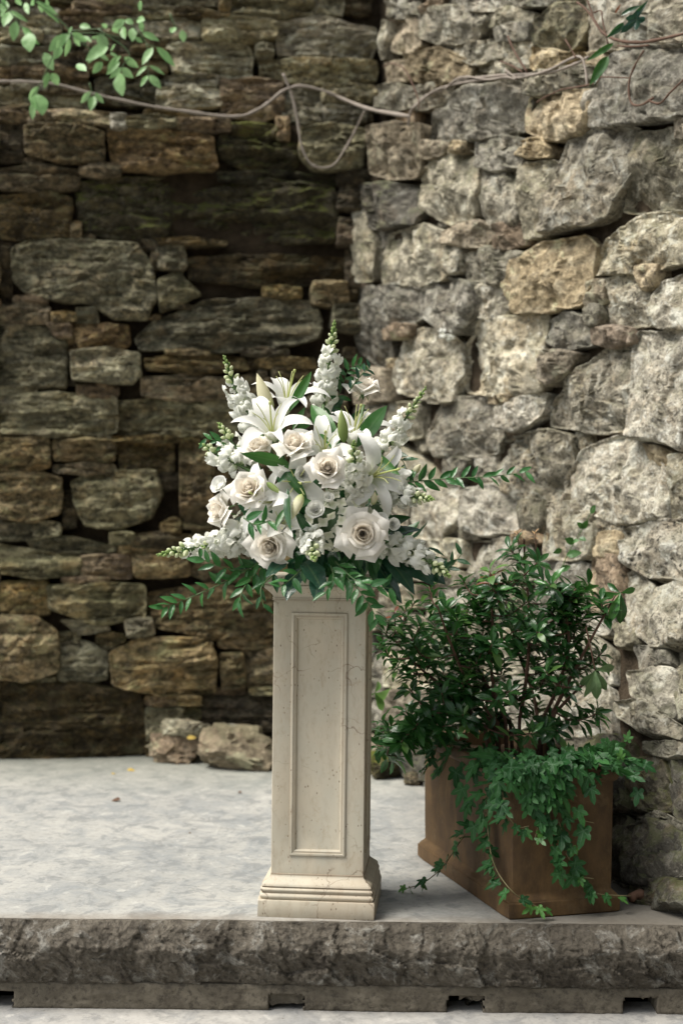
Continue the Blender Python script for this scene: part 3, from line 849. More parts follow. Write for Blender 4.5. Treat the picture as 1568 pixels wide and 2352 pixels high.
vv = [(-80, -80, -.26), (80, -80, -.26), (80, 80, -.26), (-80, 80, -.26)]
tag(obj('ground', mesh('ground', vv, [(0, 1, 2, 3)]), t.m), kind='structure')

# unseen wood added behind and right of the photographer to block sky light there
def woodland_blocker():
    r_ = random.Random(3); mb = MB()
    for k in range(26):
        x, y = r_.uniform(.2, 9), r_.uniform(-9, -3.2); v, f = tube([Vector((x, y, -.3)), Vector((x + r_.gauss(0, .2), y, 3)), Vector((x + r_.gauss(0, .5), y, 7))], .16, .05, 6); mb.add(v, f, [0] * len(v))
    nb = len(mb.f)
    for k in range(15000):
        x, y, z = r_.uniform(-.3, 10), r_.uniform(-9.5, -2.6), 9.0 * r_.random() ** .8 - .2
        if z > 6.0 + 2.5 * noise.noise(Vector((x * .4, y * .4, 0))): continue
        c = Vector((x, y, z)); a = Vector((r_.gauss(0, 1), r_.gauss(0, 1), r_.gauss(0, .6))).normalized(); b = a.orthogonal().normalized(); L = r_.uniform(.12, .3); b2 = a.cross(b)
        mb.add([c - b * L, c + b2 * L * .45, c + b * L, c - b2 * L * .45], [(0, 1, 2, 3)], [1] * 4)
    t = NT('blocker_leaf'); t.base((.035, .06, .02), .6, .3); me = mb.mesh('woodland_blocker', t.m, False); tag(obj('woodland_blocker', me), kind='stuff')
woodland_blocker()
# ------------------------------------------------------------------ marble pedestal
def marble():
    t = NT('cream_marble'); v = t.coords(jitter=False)
    big = t.noise(t.vmath('MULTIPLY', v, (1, 1, .5)), 7, 5, .6, .5); fin = t.noise(t.vmath('MULTIPLY', v, (1, 1, .35)), 60, 5, .7)
    c = t.mix(t.ramp(big, (.34, 0), (.64, 1)), (0.50, 0.447, 0.345), (0.435, 0.413, 0.335))
    c = t.mix(t.math('MULTIPLY', t.ramp(t.noise(v, 3.5, 4, .6), (.5, 0), (.7, 1)), .55), c, (0.43, 0.335, 0.235))
    c = t.mix(t.math('MULTIPLY', t.ramp(fin, (.33, 1), (.5, 0)), .28), c, (0.30, 0.235, 0.165))
    # hairline brown veins: cell borders of a warped pattern, broken up by a second noise
    nz = t.n('ShaderNodeTexNoise'); t.l(v, nz.inputs['Vector']); nz.inputs['Scale'].default_value = 9; nz.inputs['Detail'].default_value = 5
    w = t.vmath('ADD', v, t.vmath('MULTIPLY', nz.outputs['Color'], (.16, .16, .16)))
    e = t.voro(w, 6.5, 'DISTANCE_TO_EDGE')
    vein = t.math('MULTIPLY', t.ramp(e, (0.0, 1.0), (0.014, 0.0)), t.ramp(t.noise(v, 5.5, 3, .6), (.49, 0), (.6, 1)))
    c = t.mix(t.math('MULTIPLY', vein, .8), c, (0.13, 0.085, 0.055))
    sp = t.voro(t.vmath('MULTIPLY', v, (1, 1, .6)), 90); spm = t.math('MULTIPLY', t.ramp(sp, (.1, 1), (.2, 0)), t.ramp(t.noise(v, 18, 3, .6), (.46, 0), (.58, 1)))
    c = t.mix(t.math('MULTIPLY', spm, .8), c, (0.14, 0.10, 0.065))
    wear = t.noise(t.vmath('MULTIPLY', v, (1, 1, .6)), 26, 6, .75, .5); c = t.mix(t.math('MULTIPLY', t.ramp(wear, (.56, 0), (.68, 1)), .45), c, (0.30, 0.23, 0.15))
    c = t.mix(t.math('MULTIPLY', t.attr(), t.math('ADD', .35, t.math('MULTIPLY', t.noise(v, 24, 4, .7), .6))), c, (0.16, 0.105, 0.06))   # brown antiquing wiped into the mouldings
    t.base(c, .55, .35); t.bump(fin, .12, .003); t.bump(t.math('ADD', vein, spm), -.35, .002)
    return t.m
MARB = marble()
PED_Y = 5.0                                        # degrees of yaw
e1 = Vector((math.cos(R(PED_Y)), -math.sin(R(PED_Y)), 0)); e2 = Vector((math.sin(R(PED_Y)), math.cos(R(PED_Y)), 0))
PC = Vector((-0.057, 3.699, 0)) + e2 * 0.155
PM = Matrix.Translation(PC) @ Matrix(((e1.x, e2.x, 0, 0), (e1.y, e2.y, 0, 0), (0, 0, 1, 0), (0, 0, 0, 1)))
ped = thing('pedestal', PC, 'cream marble pedestal column with recessed panel holding up the flowers', 'pedestal')
def sq_profile(name, prof, cap_top=True, cap_bot=True):
    """Square mouldings: a list of (half width, z); edges chipped a little."""
    vv, fs = [], []; ns = 10
    for k, (h, z) in enumerate(prof):
        for s in range(4):
            for i in range(ns):
                q = -h + 2 * h * i / ns
                p = [(q, -h), (h, q), (-q, h), (-h, -q)][s]
                chip = 0.0
                if i == 0: chip = 0.0022 + 0.004 * max(0, noise.noise(Vector((p[0] * 9, p[1] * 9, z * 45))))
                vv.append((p[0] * (1 - chip / h) + .0005 * noise.noise(Vector((p[0] * 30, p[1] * 30, z * 30))), p[1] * (1 - chip / h), z))
    m = 4 * ns
    for k in range(len(prof) - 1):
        for i in range(m): fs.append((k * m + i, k * m + (i + 1) % m, (k + 1) * m + (i + 1) % m, (k + 1) * m + i))
    if cap_bot: fs.append(tuple(range(m))[::-1])
    if cap_top: fs.append(tuple((len(prof) - 1) * m + i for i in range(m)))
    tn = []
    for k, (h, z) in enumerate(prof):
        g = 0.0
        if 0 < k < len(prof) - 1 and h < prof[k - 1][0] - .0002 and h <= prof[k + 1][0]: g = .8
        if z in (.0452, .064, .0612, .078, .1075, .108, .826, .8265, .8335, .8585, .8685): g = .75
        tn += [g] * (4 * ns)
    me = mesh(name, vv, fs, True, tn); me.set_sharp_from_angle(angle=R(32)); return me
def curve(a, b, fn, n=6): return [(a[0] + (b[0] - a[0]) * fn(i / n), a[1] + (b[1] - a[1]) * i / n) for i in range(n + 1)]
bead = lambda h, z0, z1, d: [(h + d * math.sin(math.pi * i / 6), z0 + (z1 - z0) * i / 6) for i in range(7)]
prof = [(.1538, 0), (.1548, .002), (.1548, .042), (.1535, .0445), (.1475, .0452)] + bead(.1475, .046, .0605, .0042) + [(.1462, .0612), (.1462, .064)] + bead(.1462, .0645, .0745, .003) + [(.144, .0752)] \
    + [(.144, .078)] + [(.1245 + .0215 * (0.5 + .5 * math.cos(math.pi * i / 9)) , .079 + .026 * i / 9) for i in range(10)] + [(.1245, .1075), (.1222, .108)]
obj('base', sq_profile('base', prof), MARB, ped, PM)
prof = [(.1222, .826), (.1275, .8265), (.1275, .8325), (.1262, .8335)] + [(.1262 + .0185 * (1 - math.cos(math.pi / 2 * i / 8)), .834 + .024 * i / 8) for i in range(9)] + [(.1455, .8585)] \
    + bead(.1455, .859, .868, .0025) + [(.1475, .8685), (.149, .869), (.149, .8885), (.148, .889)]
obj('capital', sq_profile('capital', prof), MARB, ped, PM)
# shaft with a sunk panel on each side
def shaft():
    H = .1218; z0, z1 = .107, .8265; mb = MB()
    wx, pz0, pz1 = .0725, .157, .793
    for s in range(4):
        M = Matrix.Rotation(s * math.pi / 2, 4, 'Z')
        vv, fs = [], []
        nseg = 8
        def loop(hw, za, zb, y):
            o = len(vv); c = [(-hw, za), (hw, za), (hw, zb), (-hw, zb)]
            for k in range(4):
                a, b = c[k], c[(k + 1) % 4]
                for i in range(nseg): vv.append((a[0] + (b[0] - a[0]) * i / nseg, y + .0004 * noise.noise(Vector((a[0] * 20 + i, b[1] * 20, s))), a[1] + (b[1] - a[1]) * i / nseg))
            return o
        ch = .0016
        L = [loop(H - ch, z0, z1, -H), loop(wx, pz0, pz1, -H), loop(wx - .016, pz0 + .016, pz1 - .016, -H + .006)]
        m = 4 * nseg
        for a, b in zip(L[:-1], L[1:]):
            for i in range(m): fs.append((a + i, a + (i + 1) % m, b + (i + 1) % m, b + i))
        fs.append(tuple(L[-1] + i for i in range(m)))
        # arris chamfer to the next face
        o = len(vv); vv += [(H - ch, -H, z0), (H, -H + ch, z0), (H, -H + ch, z1), (H - ch, -H, z1)]; fs.append((o, o + 1, o + 2, o + 3))
        mb.add(vv, fs, M=M)
    me = mb.mesh('shaft'); me.set_sharp_from_angle(angle=R(30)); return me
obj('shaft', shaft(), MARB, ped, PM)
def panel_frame():
    H = .1218; wx, pz0, pz1 = .0725, .157, .793; mb = MB()
    # (inset, height above the face): raised bead, groove, ogee down to the panel
    sec = [(-.0015, -.002), (-.0015, .0026), (.0, .0038), (.0026, .0042), (.0052, .0036), (.0062, .0016), (.0078, .001), (.0105, .0012), (.0128, -.0006), (.0146, -.004), (.0162, -.0062), (.0166, -.0075)]
    for s in range(4):
        M = Matrix.Rotation(s * math.pi / 2, 4, 'Z'); vv, fs = [], []
        tn = []
        for ins, h in sec:
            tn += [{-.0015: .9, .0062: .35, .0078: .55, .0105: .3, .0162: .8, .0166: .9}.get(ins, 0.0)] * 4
            hw, a, b = wx - ins, pz0 + ins, pz1 - ins; vv += [(-hw, -H - h, a), (hw, -H - h, a), (hw, -H - h, b), (-hw, -H - h, b)]
        for k in range(len(sec) - 1):
            for i in range(4): fs.append((k * 4 + i, k * 4 + (i + 1) % 4, k * 4 + 4 + (i + 1) % 4, k * 4 + 4 + i))
        mb.add(vv, fs, tn, M=M)
    me = mb.mesh('panel_moulding'); me.set_sharp_from_angle(angle=R(40)); return me
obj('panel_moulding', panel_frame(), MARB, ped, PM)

# ------------------------------------------------------------------ planter box
def clay():
    t = NT('weathered_brown_planter'); v = t.coords(jitter=False)
    big = t.noise(v, 4, 5, .65, .3); streak = t.noise(t.vmath('MULTIPLY', v, (1, 1, .45)), 9, 6, .72); fin = t.noise(v, 90, 4, .7)
    c = t.mix(t.ramp(big, (.36, 0), (.64, 1)), (0.15, 0.09, 0.038), (0.078, 0.048, 0.022))
    c = t.mix(t.math('MULTIPLY', t.ramp(streak, (.42, 1), (.58, 0)), .6), c, (0.036, 0.022, 0.013))
    c = t.mix(t.math('MULTIPLY', t.ramp(t.noise(v, 11, 5, .7), (.54, 0), (.7, 1)), .5), c, (0.17, 0.12, 0.065))
    t.base(c, .72, .3); t.bump(fin, .25, .002); t.bump(big, .2, .01); return t.m
CLAY = clay()
CORN = PZ(1167, 2115); FAR_L = PZ(955, 1967); FAR_R = PZ(1437, 2101)
f2 = ((FAR_L - CORN).normalized() + Vector((-.06, 0, 0)) * .0).normalized(); f1 = Vector((f2.y, -f2.x, 0))
PLW, PLD, PLH = (FAR_R - CORN).length, (FAR_L - CORN).length, 0.385
PLC = CORN + f1 * PLW / 2 + f2 * PLD / 2
PLM = Matrix.Translation(PLC) @ Matrix(((f1.x, f2.x, 0, 0), (f1.y, f2.y, 0, 0), (0, 0, 1, 0), (0, 0, 0, 1)))
planter = thing('planter', PLC, 'brown weathered rectangular planter box standing beside the marble pedestal', 'planter')
def rect_profile(name, prof, ns=14, wob=.0015):
    vv, fs = [], []; m = 4 * ns
    for dx, z in prof:
        hx, hy = PLW / 2 + dx, PLD / 2 + dx; c = [(-hx, -hy), (hx, -hy), (hx, hy), (-hx, hy)]
        for k in range(4):
            a, b = c[k], c[(k + 1) % 4]
            for i in range(ns):
                x, y = a[0] + (b[0] - a[0]) * i / ns, a[1] + (b[1] - a[1]) * i / ns
                if i == 0: x *= 1 - .006 / abs(x) * .6; y *= 1 - .006 / abs(y) * .6
                w = wob * noise.noise(Vector((x * 9, y * 9, z * 14))); vv.append((x + w, y + w, z))
    for k in range(len(prof) - 1):
        for i in range(m): fs.append((k * m + i, k * m + (i + 1) % m, (k + 1) * m + (i + 1) % m, (k + 1) * m + i))
    me = mesh(name, vv, fs); me.set_sharp_from_angle(angle=R(35)); return me
obj('plinth', rect_profile('plinth', [(-.004, .0), (0, .004), (0, .04)] + [(-.004 - .007 * (1 - math.cos(math.pi * i / 8)) , .042 + .02 * i / 8) for i in range(9)]), CLAY, planter, PLM)
obj('body', rect_profile('body', [(-.018, .055), (-.017, .12), (-.0165, .2), (-.016, PLH - .035)]), CLAY, planter, PLM)
obj('rim', rect_profile('rim', [(-.0165, PLH - .04), (-.008, PLH - .034), (-.004, PLH - .026), (-.004, PLH - .004), (-.008, PLH), (-.03, PLH), (-.034, PLH - .004), (-.034, PLH - .09)]), CLAY, planter, PLM)
t = NT('potting_soil'); v = t.coords(jitter=False)
t.base(t.mix(t.noise(v, 40, 5, .7), (.02, .014, .009), (.06, .04, .025)), .95, .1); t.bump(t.noise(v, 60, 5, .7), 1, .02); SOIL = t.m
nu, nv = 24, 44
vv = [((i / (nu - 1) - .5) * (PLW - .062), (j / (nv - 1) - .5) * (PLD - .062), PLH - .045 + .012 * noise.noise(Vector((i * .5, j * .5, 0)))) for j in range(nv) for i in range(nu)]
obj('soil', mesh('soil', vv, grid_faces(nu, nv)), SOIL, planter, PLM)

# ------------------------------------------------------------------ loose rocks, twig and fallen leaves on the platform
def loose_rock(pos, sx, sy, sz, rot, label, mat, seed, flat=0.5):
    bm_ = bmesh.new(); bmesh.ops.create_icosphere(bm_, subdivisions=4, radius=1)
    rr = random.Random(seed); pls = [(Vector((rr.gauss(0, 1), rr.gauss(0, 1), rr.gauss(0, .7))).normalized(), rr.uniform(.72, .95)) for _ in range(12)]
    for v in bm_.verts:
        p = v.co.copy()
        e = 4.5; n_ = (abs(p.x) ** e + abs(p.y) ** e + abs(p.z) ** e) ** (1 / e); p /= n_
        for nn, d in pls:
            k = p.dot(nn)
            if k > d: p -= nn * (k - d) * .85
        q = p * 1.6 + Vector((seed, 0, 0))
        p *= 1.04; p += p.normalized() * (.10 * noise.fractal(q, .9, 2.1, 4) + .03 * noise.fractal(q * 5, .9, 2.1, 3) + chips(q * 2.2, .10, 3.0) + chips(q * 6, .05, 4.0))
        v.co = Vector((p.x * sx, p.y * sy, max(p.z, -.86) * sz))
    me = bpy.data.meshes.new('loose_rock'); bm_.to_mesh(me); bm_.free()
    me.polygons.foreach_set('use_smooth', [True] * len(me.polygons)); me.set_sharp_from_angle(angle=R(40))
    o = obj('loose_rock', me, mat, None, Matrix.Translation(pos) @ Matrix.Rotation(rot, 4, 'Z'))
    return tag(o, label, 'rock')
def on_floor(u, v, sz, dy): 
    p = PZ(u, v); return Vector((p.x, p.y + dy, sz * .86))
loose_rock(on_floor(398, 1757, .062, .10), .106, .10, .062, .1, 'flat reddish brown rock lying against the back wall, leftmost on the platform', G_RUST, 3)
p = P(425, 1676, 6.0); loose_rock(p, .088, .07, .040, .4, 'small greyish rock resting on top of the flat brown rock', S_PALE, 8)
loose_rock(on_floor(538, 1774, .085, .12), .163, .12, .086, -.08, 'large mossy tan rock on the platform directly left of the pedestal', stone_mat('rock_tan', [(.44, .35, .21), (.36, .28, .165), (.38, .27, .155)], (.13, .10, .06), mossy=.4, moss=(.17, .18, .08)), 12)
p = P(531, 1676, 5.93); loose_rock(p, .04, .03, .02, .2, 'little blue grey stone perched on the large mossy tan rock', G_GREY, 15)
p = PZ(1537, 2094); loose_rock(p + Vector((.03, .04, .018)), .06, .05, .026, .5, 'small pale rock at the foot of the right wall near the platform corner', G_PALE, 21)
p = PZ(1590, 2112); loose_rock(p + Vector((.02, .03, .02)), .05, .05, .03, 1.5, 'dark little rock half out of frame beside the platform corner', G_DARK, 27)
p = PZ(915, 1800); loose_rock(p + Vector((-.05, .13, .05)), .075, .06, .06, .7, 'dark mossy rock on the floor behind the gap between pedestal and planter', S_MOSS, 31)
p = PZ(958, 1812); loose_rock(p + Vector((-.01, .08, .02)), .035, .03, .025, .2, 'fist sized brown rock beside the far corner of the planter', S_BROWN, 33)
t = NT('rotten_wood'); v = t.coords((1, 1, 1)); t.base(t.mix(t.noise(t.vmath('MULTIPLY', v, (.3, 1, 1)), 60, 5, .7), (.10, .055, .035), (.26, .15, .10)), .9, .2); t.bump(t.noise(v, 60, 5), .6, .004); WOOD = t.m
a, b = P(1448, 2083, 3.87), P(1493, 2072, 3.93); a.z = .016; b.z = .022
vv, fs = tube([a.lerp(b, i / 7) + Vector((0, 0, .004 * math.sin(i))) for i in range(8)], .015, .012, 9, .5)
c = (a + b) / 2; tag(obj('stick', mesh('stick', [p - c for p in vv], fs), WOOD, None, Matrix.Translation(c)), 'short reddish brown piece of rotten wood beside the planter foot', 'stick')
# ------------------------------------------------------------------ leaves
def leaf_mat(name, col, col2, rough=.35, vein=(.10, .16, .07), trans=.22, spec=.5, veink=.5):
    t = NT(name); tone = t.attr()                       # tone: 0 on the midrib, 1 at the margin
    c = t.mix(t.rnd, col, col2)
    c = t.mix(t.math('MULTIPLY', t.ramp(t.noise(t.coords(), 9, 3, .6), (.4, 0), (.65, 1)), .3), c, tuple(k * .6 for k in col))
    c = t.mix(t.math('MULTIPLY', t.ramp(tone, (0.0, 1.0), (0.16, 0.0)), veink), c, vein)
    t.base(c, rough, spec); t.bump(t.noise(t.coords(), 5, 2), .10, .03)
    t.translucent(tuple(min(1, k * 1.6) for k in col2), trans); return t.m
L_RUSC = leaf_mat('smilax_leaf', (.018, .095, .022), (.042, .16, .034), .33)
L_LILY = leaf_mat('lily_leaf', (.028, .10, .02), (.05, .155, .028), .4)
L_DEEP = leaf_mat('deep_green_leaf', (.011, .055, .018), (.024, .095, .028), .3)
L_BLUE = leaf_mat('glossy_blue_green_leaf', (.013, .048, .03), (.026, .085, .048), .22)
L_SHRUB = leaf_mat('shrub_leaf', (.009, .045, .012), (.055, .18, .034), .27, spec=.42, trans=.14)
L_YOUNG = leaf_mat('young_shrub_leaf', (.09, .20, .045), (.13, .26, .06), .35)
L_RED = leaf_mat('red_shrub_leaf', (.17, .045, .02), (.26, .10, .04), .4, vein=(.2, .1, .05))
L_BRONZE = leaf_mat('bronze_tip_leaf', (.33, .20, .10), (.42, .30, .16), .45, vein=(.4, .3, .2))
L_UNDER = leaf_mat('pale_leaf_underside', (.10, .18, .075), (.13, .22, .09), .5, vein=(.2, .28, .13), veink=.7)
L_IVY = leaf_mat('ivy_leaf', (.010, .056, .014), (.036, .13, .03), .5, spec=.3, vein=(.11, .20, .11), trans=.12, veink=.75)
L_IVYN = leaf_mat('young_ivy_leaf', (.05, .16, .035), (.08, .22, .04), .4, vein=(.16, .28, .1))
L_BRANCH = leaf_mat('spring_green_leaf', (.17, .36, .11), (.30, .50, .22), .45, vein=(.28, .45, .2), trans=.3)
L_STEM = leaf_mat('green_stem', (.05, .10, .03), (.08, .15, .045), .5, trans=.05)

def leaf_mesh(name, width=.3, droop=.25, fold=.25, peak=.45, wave=0.0, twist=0.0, nu=5, nv=9, tipk=1.0, stalk=.06):
    """A leaf of length 1 along +y, facing +z; tone runs from midrib to margin."""
    vv, tn = [], []
    for j in range(nv):
        s = j / (nv - 1)
        w = width * .5 * (math.sin(math.pi * (s ** (math.log(.5) / math.log(peak)))) ** .85 if 0 < s < 1 else 0.0)
        w = max(w, .006 if s < stalk + .1 else .0015)
        ang = droop * s; cy, cz = (math.sin(ang) / droop if droop else s), (-(1 - math.cos(ang)) / droop if droop else 0)
        tw = twist * s
        for i in range(nu):
            q = -1 + 2 * i / (nu - 1); x = q * w; z = abs(q) * w * fold + wave * w * math.sin(s * 15 + (2 if q > 0 else 0)) * abs(q)
            x, z = x * math.cos(tw) - z * math.sin(tw), x * math.sin(tw) + z * math.cos(tw)
            vv.append((x, cy - z * math.sin(ang), cz + z * math.cos(ang))); tn.append(abs(q))
    return mesh(name, vv, grid_faces(nu, nv), True, tn)
def variants(fn, n=4): return [fn(k) for k in range(n)]
rv = random.Random(11); U = rv.uniform
M_RUSC = variants(lambda k: leaf_mesh('leaf', U(.30, .40), U(-.5, .8), U(.2, .45), .42, .1, U(-.5, .5)))
M_LANCE = variants(lambda k: leaf_mesh('leaf', U(.17, .21), U(.2, .8), U(.3, .55), .5, .05, U(-.4, .4), nv=12))
M_BROAD = variants(lambda k: leaf_mesh('leaf', U(.42, .55), U(.2, .7), U(.15, .35), .42, .12, U(-.2, .2)))
M_SHRUB = variants(lambda k: leaf_mesh('leaf', U(.28, .34), U(.3, 1.1), U(.2, .5), .6, .12, U(-.3, .3)), 6)
M_OVAL = variants(lambda k: leaf_mesh('leaf', U(.5, .66), U(-.2, .6), U(.1, .35), .45, .08, U(-.3, .3)))
def ivy_mesh(k):
    r = random.Random(k + 50); lob = [(0, 1.0), (.62, .40), (.98, .74 + r.uniform(-.06, .06)), (1.5, .40), (2.05, .52), (2.65, .34), (3.05, .16)]
    out = [(a, q) for a, q in lob] + [(-a, q) for a, q in lob[:0:-1]]
    out.sort(); vv = [(0, .22, 0)]; tn = [0.0]; ring = []
    full = []
    for i in range(len(out)):
        a, q = out[i]; b, q2 = out[(i + 1) % len(out)]
        if i == len(out) - 1: b += 2 * math.pi
        full += [(a, q), ((a + b) / 2, (q + q2) / 2 * 1.04)]
    cup = r.uniform(.1, .4); dr = r.uniform(.1, .5)
    for lev in (.5, 1.0):
        for a, q in full:
            x, y = math.sin(a) * q * .62 * lev, .22 + math.cos(a) * q * .78 * lev
            z = cup * abs(x) * .6 - dr * max(0, y) ** 2 * .5 + .03 * math.sin(a * 5 + k)
            vv.append((x, y, z)); 
            near = min(abs(a - c) for c, _ in lob[:6:2]) if a > 0 else min(abs(-a - c) for c, _ in lob[:6:2])
            tn.append(min(1, near * 2.4) if lev < 1 else min(1, .25 + near * 2.4))
    m = len(full); fs = [(0, 1 + i, 1 + (i + 1) % m) for i in range(m)] + [(1 + i, 1 + m + i, 1 + m + (i + 1) % m, 1 + (i + 1) % m) for i in range(m)]
    return mesh('leaf', vv, fs, True, tn)
M_IVY = variants(ivy_mesh, 5)
LEAFDATA = {}
def withmat(me, mat):
    k = (me.name, mat.name)
    if k not in LEAFDATA:
        c = me.copy(); c.materials.clear(); c.materials.append(mat); LEAFDATA[k] = c
    return LEAFDATA[k]
def leaf_M(base, tip, nrm, wk=1.0, spin=0.0):
    y = tip - base; L = y.length; y.normalize(); x = y.cross(nrm)
    if x.length < 1e-4: x = y.cross(Vector((.3, .2, .9)))
    x.normalize(); z = x.cross(y)
    M = Matrix(((x.x * L * wk, y.x * L, z.x * L, base.x), (x.y * L * wk, y.y * L, z.y * L, base.y), (x.z * L * wk, y.z * L, z.z * L, base.z), (0, 0, 0, 1)))
    return M @ Matrix.Rotation(spin, 4, 'Y')
def leaf(parent, meshes, mat, base, tip, nrm, wk=1.0, spin=0.0, name='leaf'):
    return obj(name, withmat(rv.choice(meshes), mat), None, parent, leaf_M(base, tip, nrm, wk, spin))
def rvec(k=1.0): return Vector((rv.gauss(0, 1), rv.gauss(0, 1), rv.gauss(0, 1))) * k
TOCAM = Vector((0, -1, .05))

# ------------------------------------------------------------------ petals
def petal_mat(name, base, tip, trans=.4, rough=.55, p0=.15, p1=.8):
    t = NT(name); tone = t.attr(); c = t.mix(t.ramp(tone, (p0, 0), (p1, 1)), base, tip)
    h = t.n('ShaderNodeHueSaturation'); t.l(c, h.inputs['Color']); t.l(t.math('ADD', .94, t.math('MULTIPLY', t.rnd, .1)), h.inputs['Value'])
    t.base(h.outputs[0], rough, .25); t.translucent(h.outputs[0], trans)
    t.bump(t.noise(t.coords(), 25, 3), .08, .02); return t.m
PT_ROSE = petal_mat('blush_rose_petal', (.90, .78, .64), (.92, .865, .765), p0=.1, p1=.7)
PT_ROSEO = petal_mat('cream_rose_petal', (.76, .70, .52), (.91, .88, .81), p0=.05, p1=.4)
PT_WHITE = petal_mat('white_petal', (.66, .70, .50), (.88, .885, .84), p0=.0, p1=.35)
PT_LILY = petal_mat('white_lily_petal', (.62, .70, .40), (.88, .88, .84), p0=.02, p1=.32)
PT_SNAP = petal_mat('white_snapdragon_petal', (.60, .70, .38), (.87, .88, .81), p0=.0, p1=.5)
PT_HYD = petal_mat('cream_hydrangea_petal', (.56, .62, .36), (.82, .82, .69), p0=.0, p1=.6)
PT_BUD = petal_mat('pale_green_bud', (.30, .42, .13), (.72, .76, .52), p0=.05, p1=.8)
PT_GBUD = petal_mat('green_bud', (.16, .30, .07), (.40, .52, .20), p0=.0, p1=.9)
PT_LBUD = petal_mat('lily_bud_cream', (.36, .45, .14), (.80, .77, .56), p0=.02, p1=.4)
PT_LBUDG = petal_mat('lily_bud_green', (.20, .30, .08), (.42, .50, .20), p0=.0, p1=.9)
CALYX = leaf_mat('calyx_green', (.07, .15, .04), (.11, .21, .06), .5, trans=.1)
STAMEN = petal_mat('stamen_cream', (.55, .60, .25), (.66, .66, .36))

def cup_petal(name, Rb, h, wid, flare, lip, side, point, mat, nu=9, nv=9, seed=0):
    """A petal of a cupped bloom, seen from its axis: angle half-width wid, lip rolled outwards."""
    vv, tn = [], []; r_ = random.Random(seed)
    ph = r_.uniform(0, 6)
    for j in range(nv):
        v = j / (nv - 1)
        for i in range(nu):
            u = -1 + 2 * i / (nu - 1)
            top = 1 - .24 * abs(u) ** 2.4 + point * max(0, 1 - abs(u) * 2.2)
            ve = v * top
            half = wid * (.42 + .58 * math.sin(math.pi * min(.5, .12 + .5 * v)))
            r = Rb * (.22 + .78 * (1 - (1 - min(1, ve)) ** 2.3)) + flare * Rb * ve ** 2.2
            k = max(0, (v - .68) / .32)
            r += lip * Rb * k ** 1.6 + side * Rb * abs(u) ** 3 * v ** 2 + .02 * Rb * math.sin(u * 6 + ph) * v
            z = h * ve - lip * Rb * .85 * k ** 2.2 - side * Rb * .3 * abs(u) ** 3 * v
            th = half * u
            vv.append((r * math.sin(th), -r * math.cos(th), z)); tn.append(v)
    return mesh(name, vv, grid_faces(nu, nv), True, tn, mat)
def bloom_set(layers, mat_in, mat_out, split):
    return [[cup_petal('petal', *l[:7], mat_in if k < split else mat_out, seed=k * 7 + q) for q in range(2)] + [l[7]] for k, l in enumerate(layers)]
#            Rb   h    wid  flare lip side point n
ROSE_OPEN = bloom_set([(.05, .96, 2.4, -.3, .04, .0, .0, 2), (.085, .97, 2.1, -.2, .06, .0, .0, 3), (.13, .98, 1.7, -.12, .08, .0, .0, 3), (.185, .98, 1.4, -.06, .10, .02, .0, 4), (.25, .97, 1.2, -.03, .12, .04, .02, 4),
                       (.33, .95, 1.08, .0, .15, .08, .04, 4), (.43, .91, .98, .05, .20, .12, .08, 5), (.56, .84, .88, .10, .26, .18, .16, 5), (.70, .74, .78, .18, .32, .26, .26, 5), (.78, .60, .70, .36, .34, .30, .34, 4)], PT_ROSE, PT_ROSEO, 7)
ROSE_CUP = bloom_set([(.05, 1.13, 2.4, -.3, .04, .0, .0, 2), (.085, 1.14, 2.1, -.2, .06, .0, .0, 3), (.13, 1.15, 1.7, -.12, .08, .0, .0, 3), (.19, 1.16, 1.4, -.06, .10, .02, .0, 4), (.26, 1.16, 1.2, -.03, .13, .05, .03, 4),
                      (.35, 1.15, 1.08, .0, .16, .10, .06, 4), (.46, 1.12, 1.0, .02, .22, .14, .12, 4), (.57, 1.06, .95, .06, .30, .20, .2, 4), (.64, .92, .9, .18, .38, .26, .26, 4), (.64, .66, .74, .5, .36, .30, .32, 3)], PT_ROSE, PT_ROSEO, 7)
LISI = bloom_set([(.05, .66, 2.4, -.2, .03, .0, .0, 3), (.10, .72, 2.2, .0, .03, .0, .0, 3), (.22, .80, 1.5, .0, .06, .0, .0, 3), (.38, .84, 1.15, .0, .08, .03, .0, 4), (.58, .86, 1.0, .04, .10, .04, .0, 5), (.78, .84, .92, .08, .14, .06, .0, 5)], PT_WHITE, PT_WHITE, 9)
CUPW = bloom_set([(.2, .8, 1.5, .0, .05, .0, .0, 3), (.5, 1.15, 1.2, .05, .10, .05, .0, 4), (.62, 1.2, 1.2, .12, .2, .12, .0, 4)], PT_WHITE, PT_WHITE, 9)
def calyx_mesh():
    mb = MB(); v, f = tube([Vector((0, 0, -.34)), Vector((0, 0, -.2)), Vector((0, 0, -.08)), Vector((0, 0, .04)), Vector((0, 0, .12))], .09, .09, 8)
    v2 = []
    for i, p in enumerate(v[:40]):
        k = [.5, .9, 1.9, 2.6, 2.0][i // 8]; v2.append((p.x * k, p.y * k, p.z))
    mb.add(v2, f, [1] * len(v2))
    for s in range(5):
        M = Matrix.Rotation(s * 1.2566, 4, 'Z') @ Matrix.Translation((0, .2, .02)) @ Matrix.Rotation(-.5, 4, 'X') @ Matrix.Scale(.55, 4)
        me = M_LANCE[s % 4]; mb.add([v.co for v in me.vertices], [tuple(p.vertices) for p in me.polygons], [1] * len(me.vertices), M)
    return mb.mesh('calyx', CALYX)
CALYX_ME = calyx_mesh()

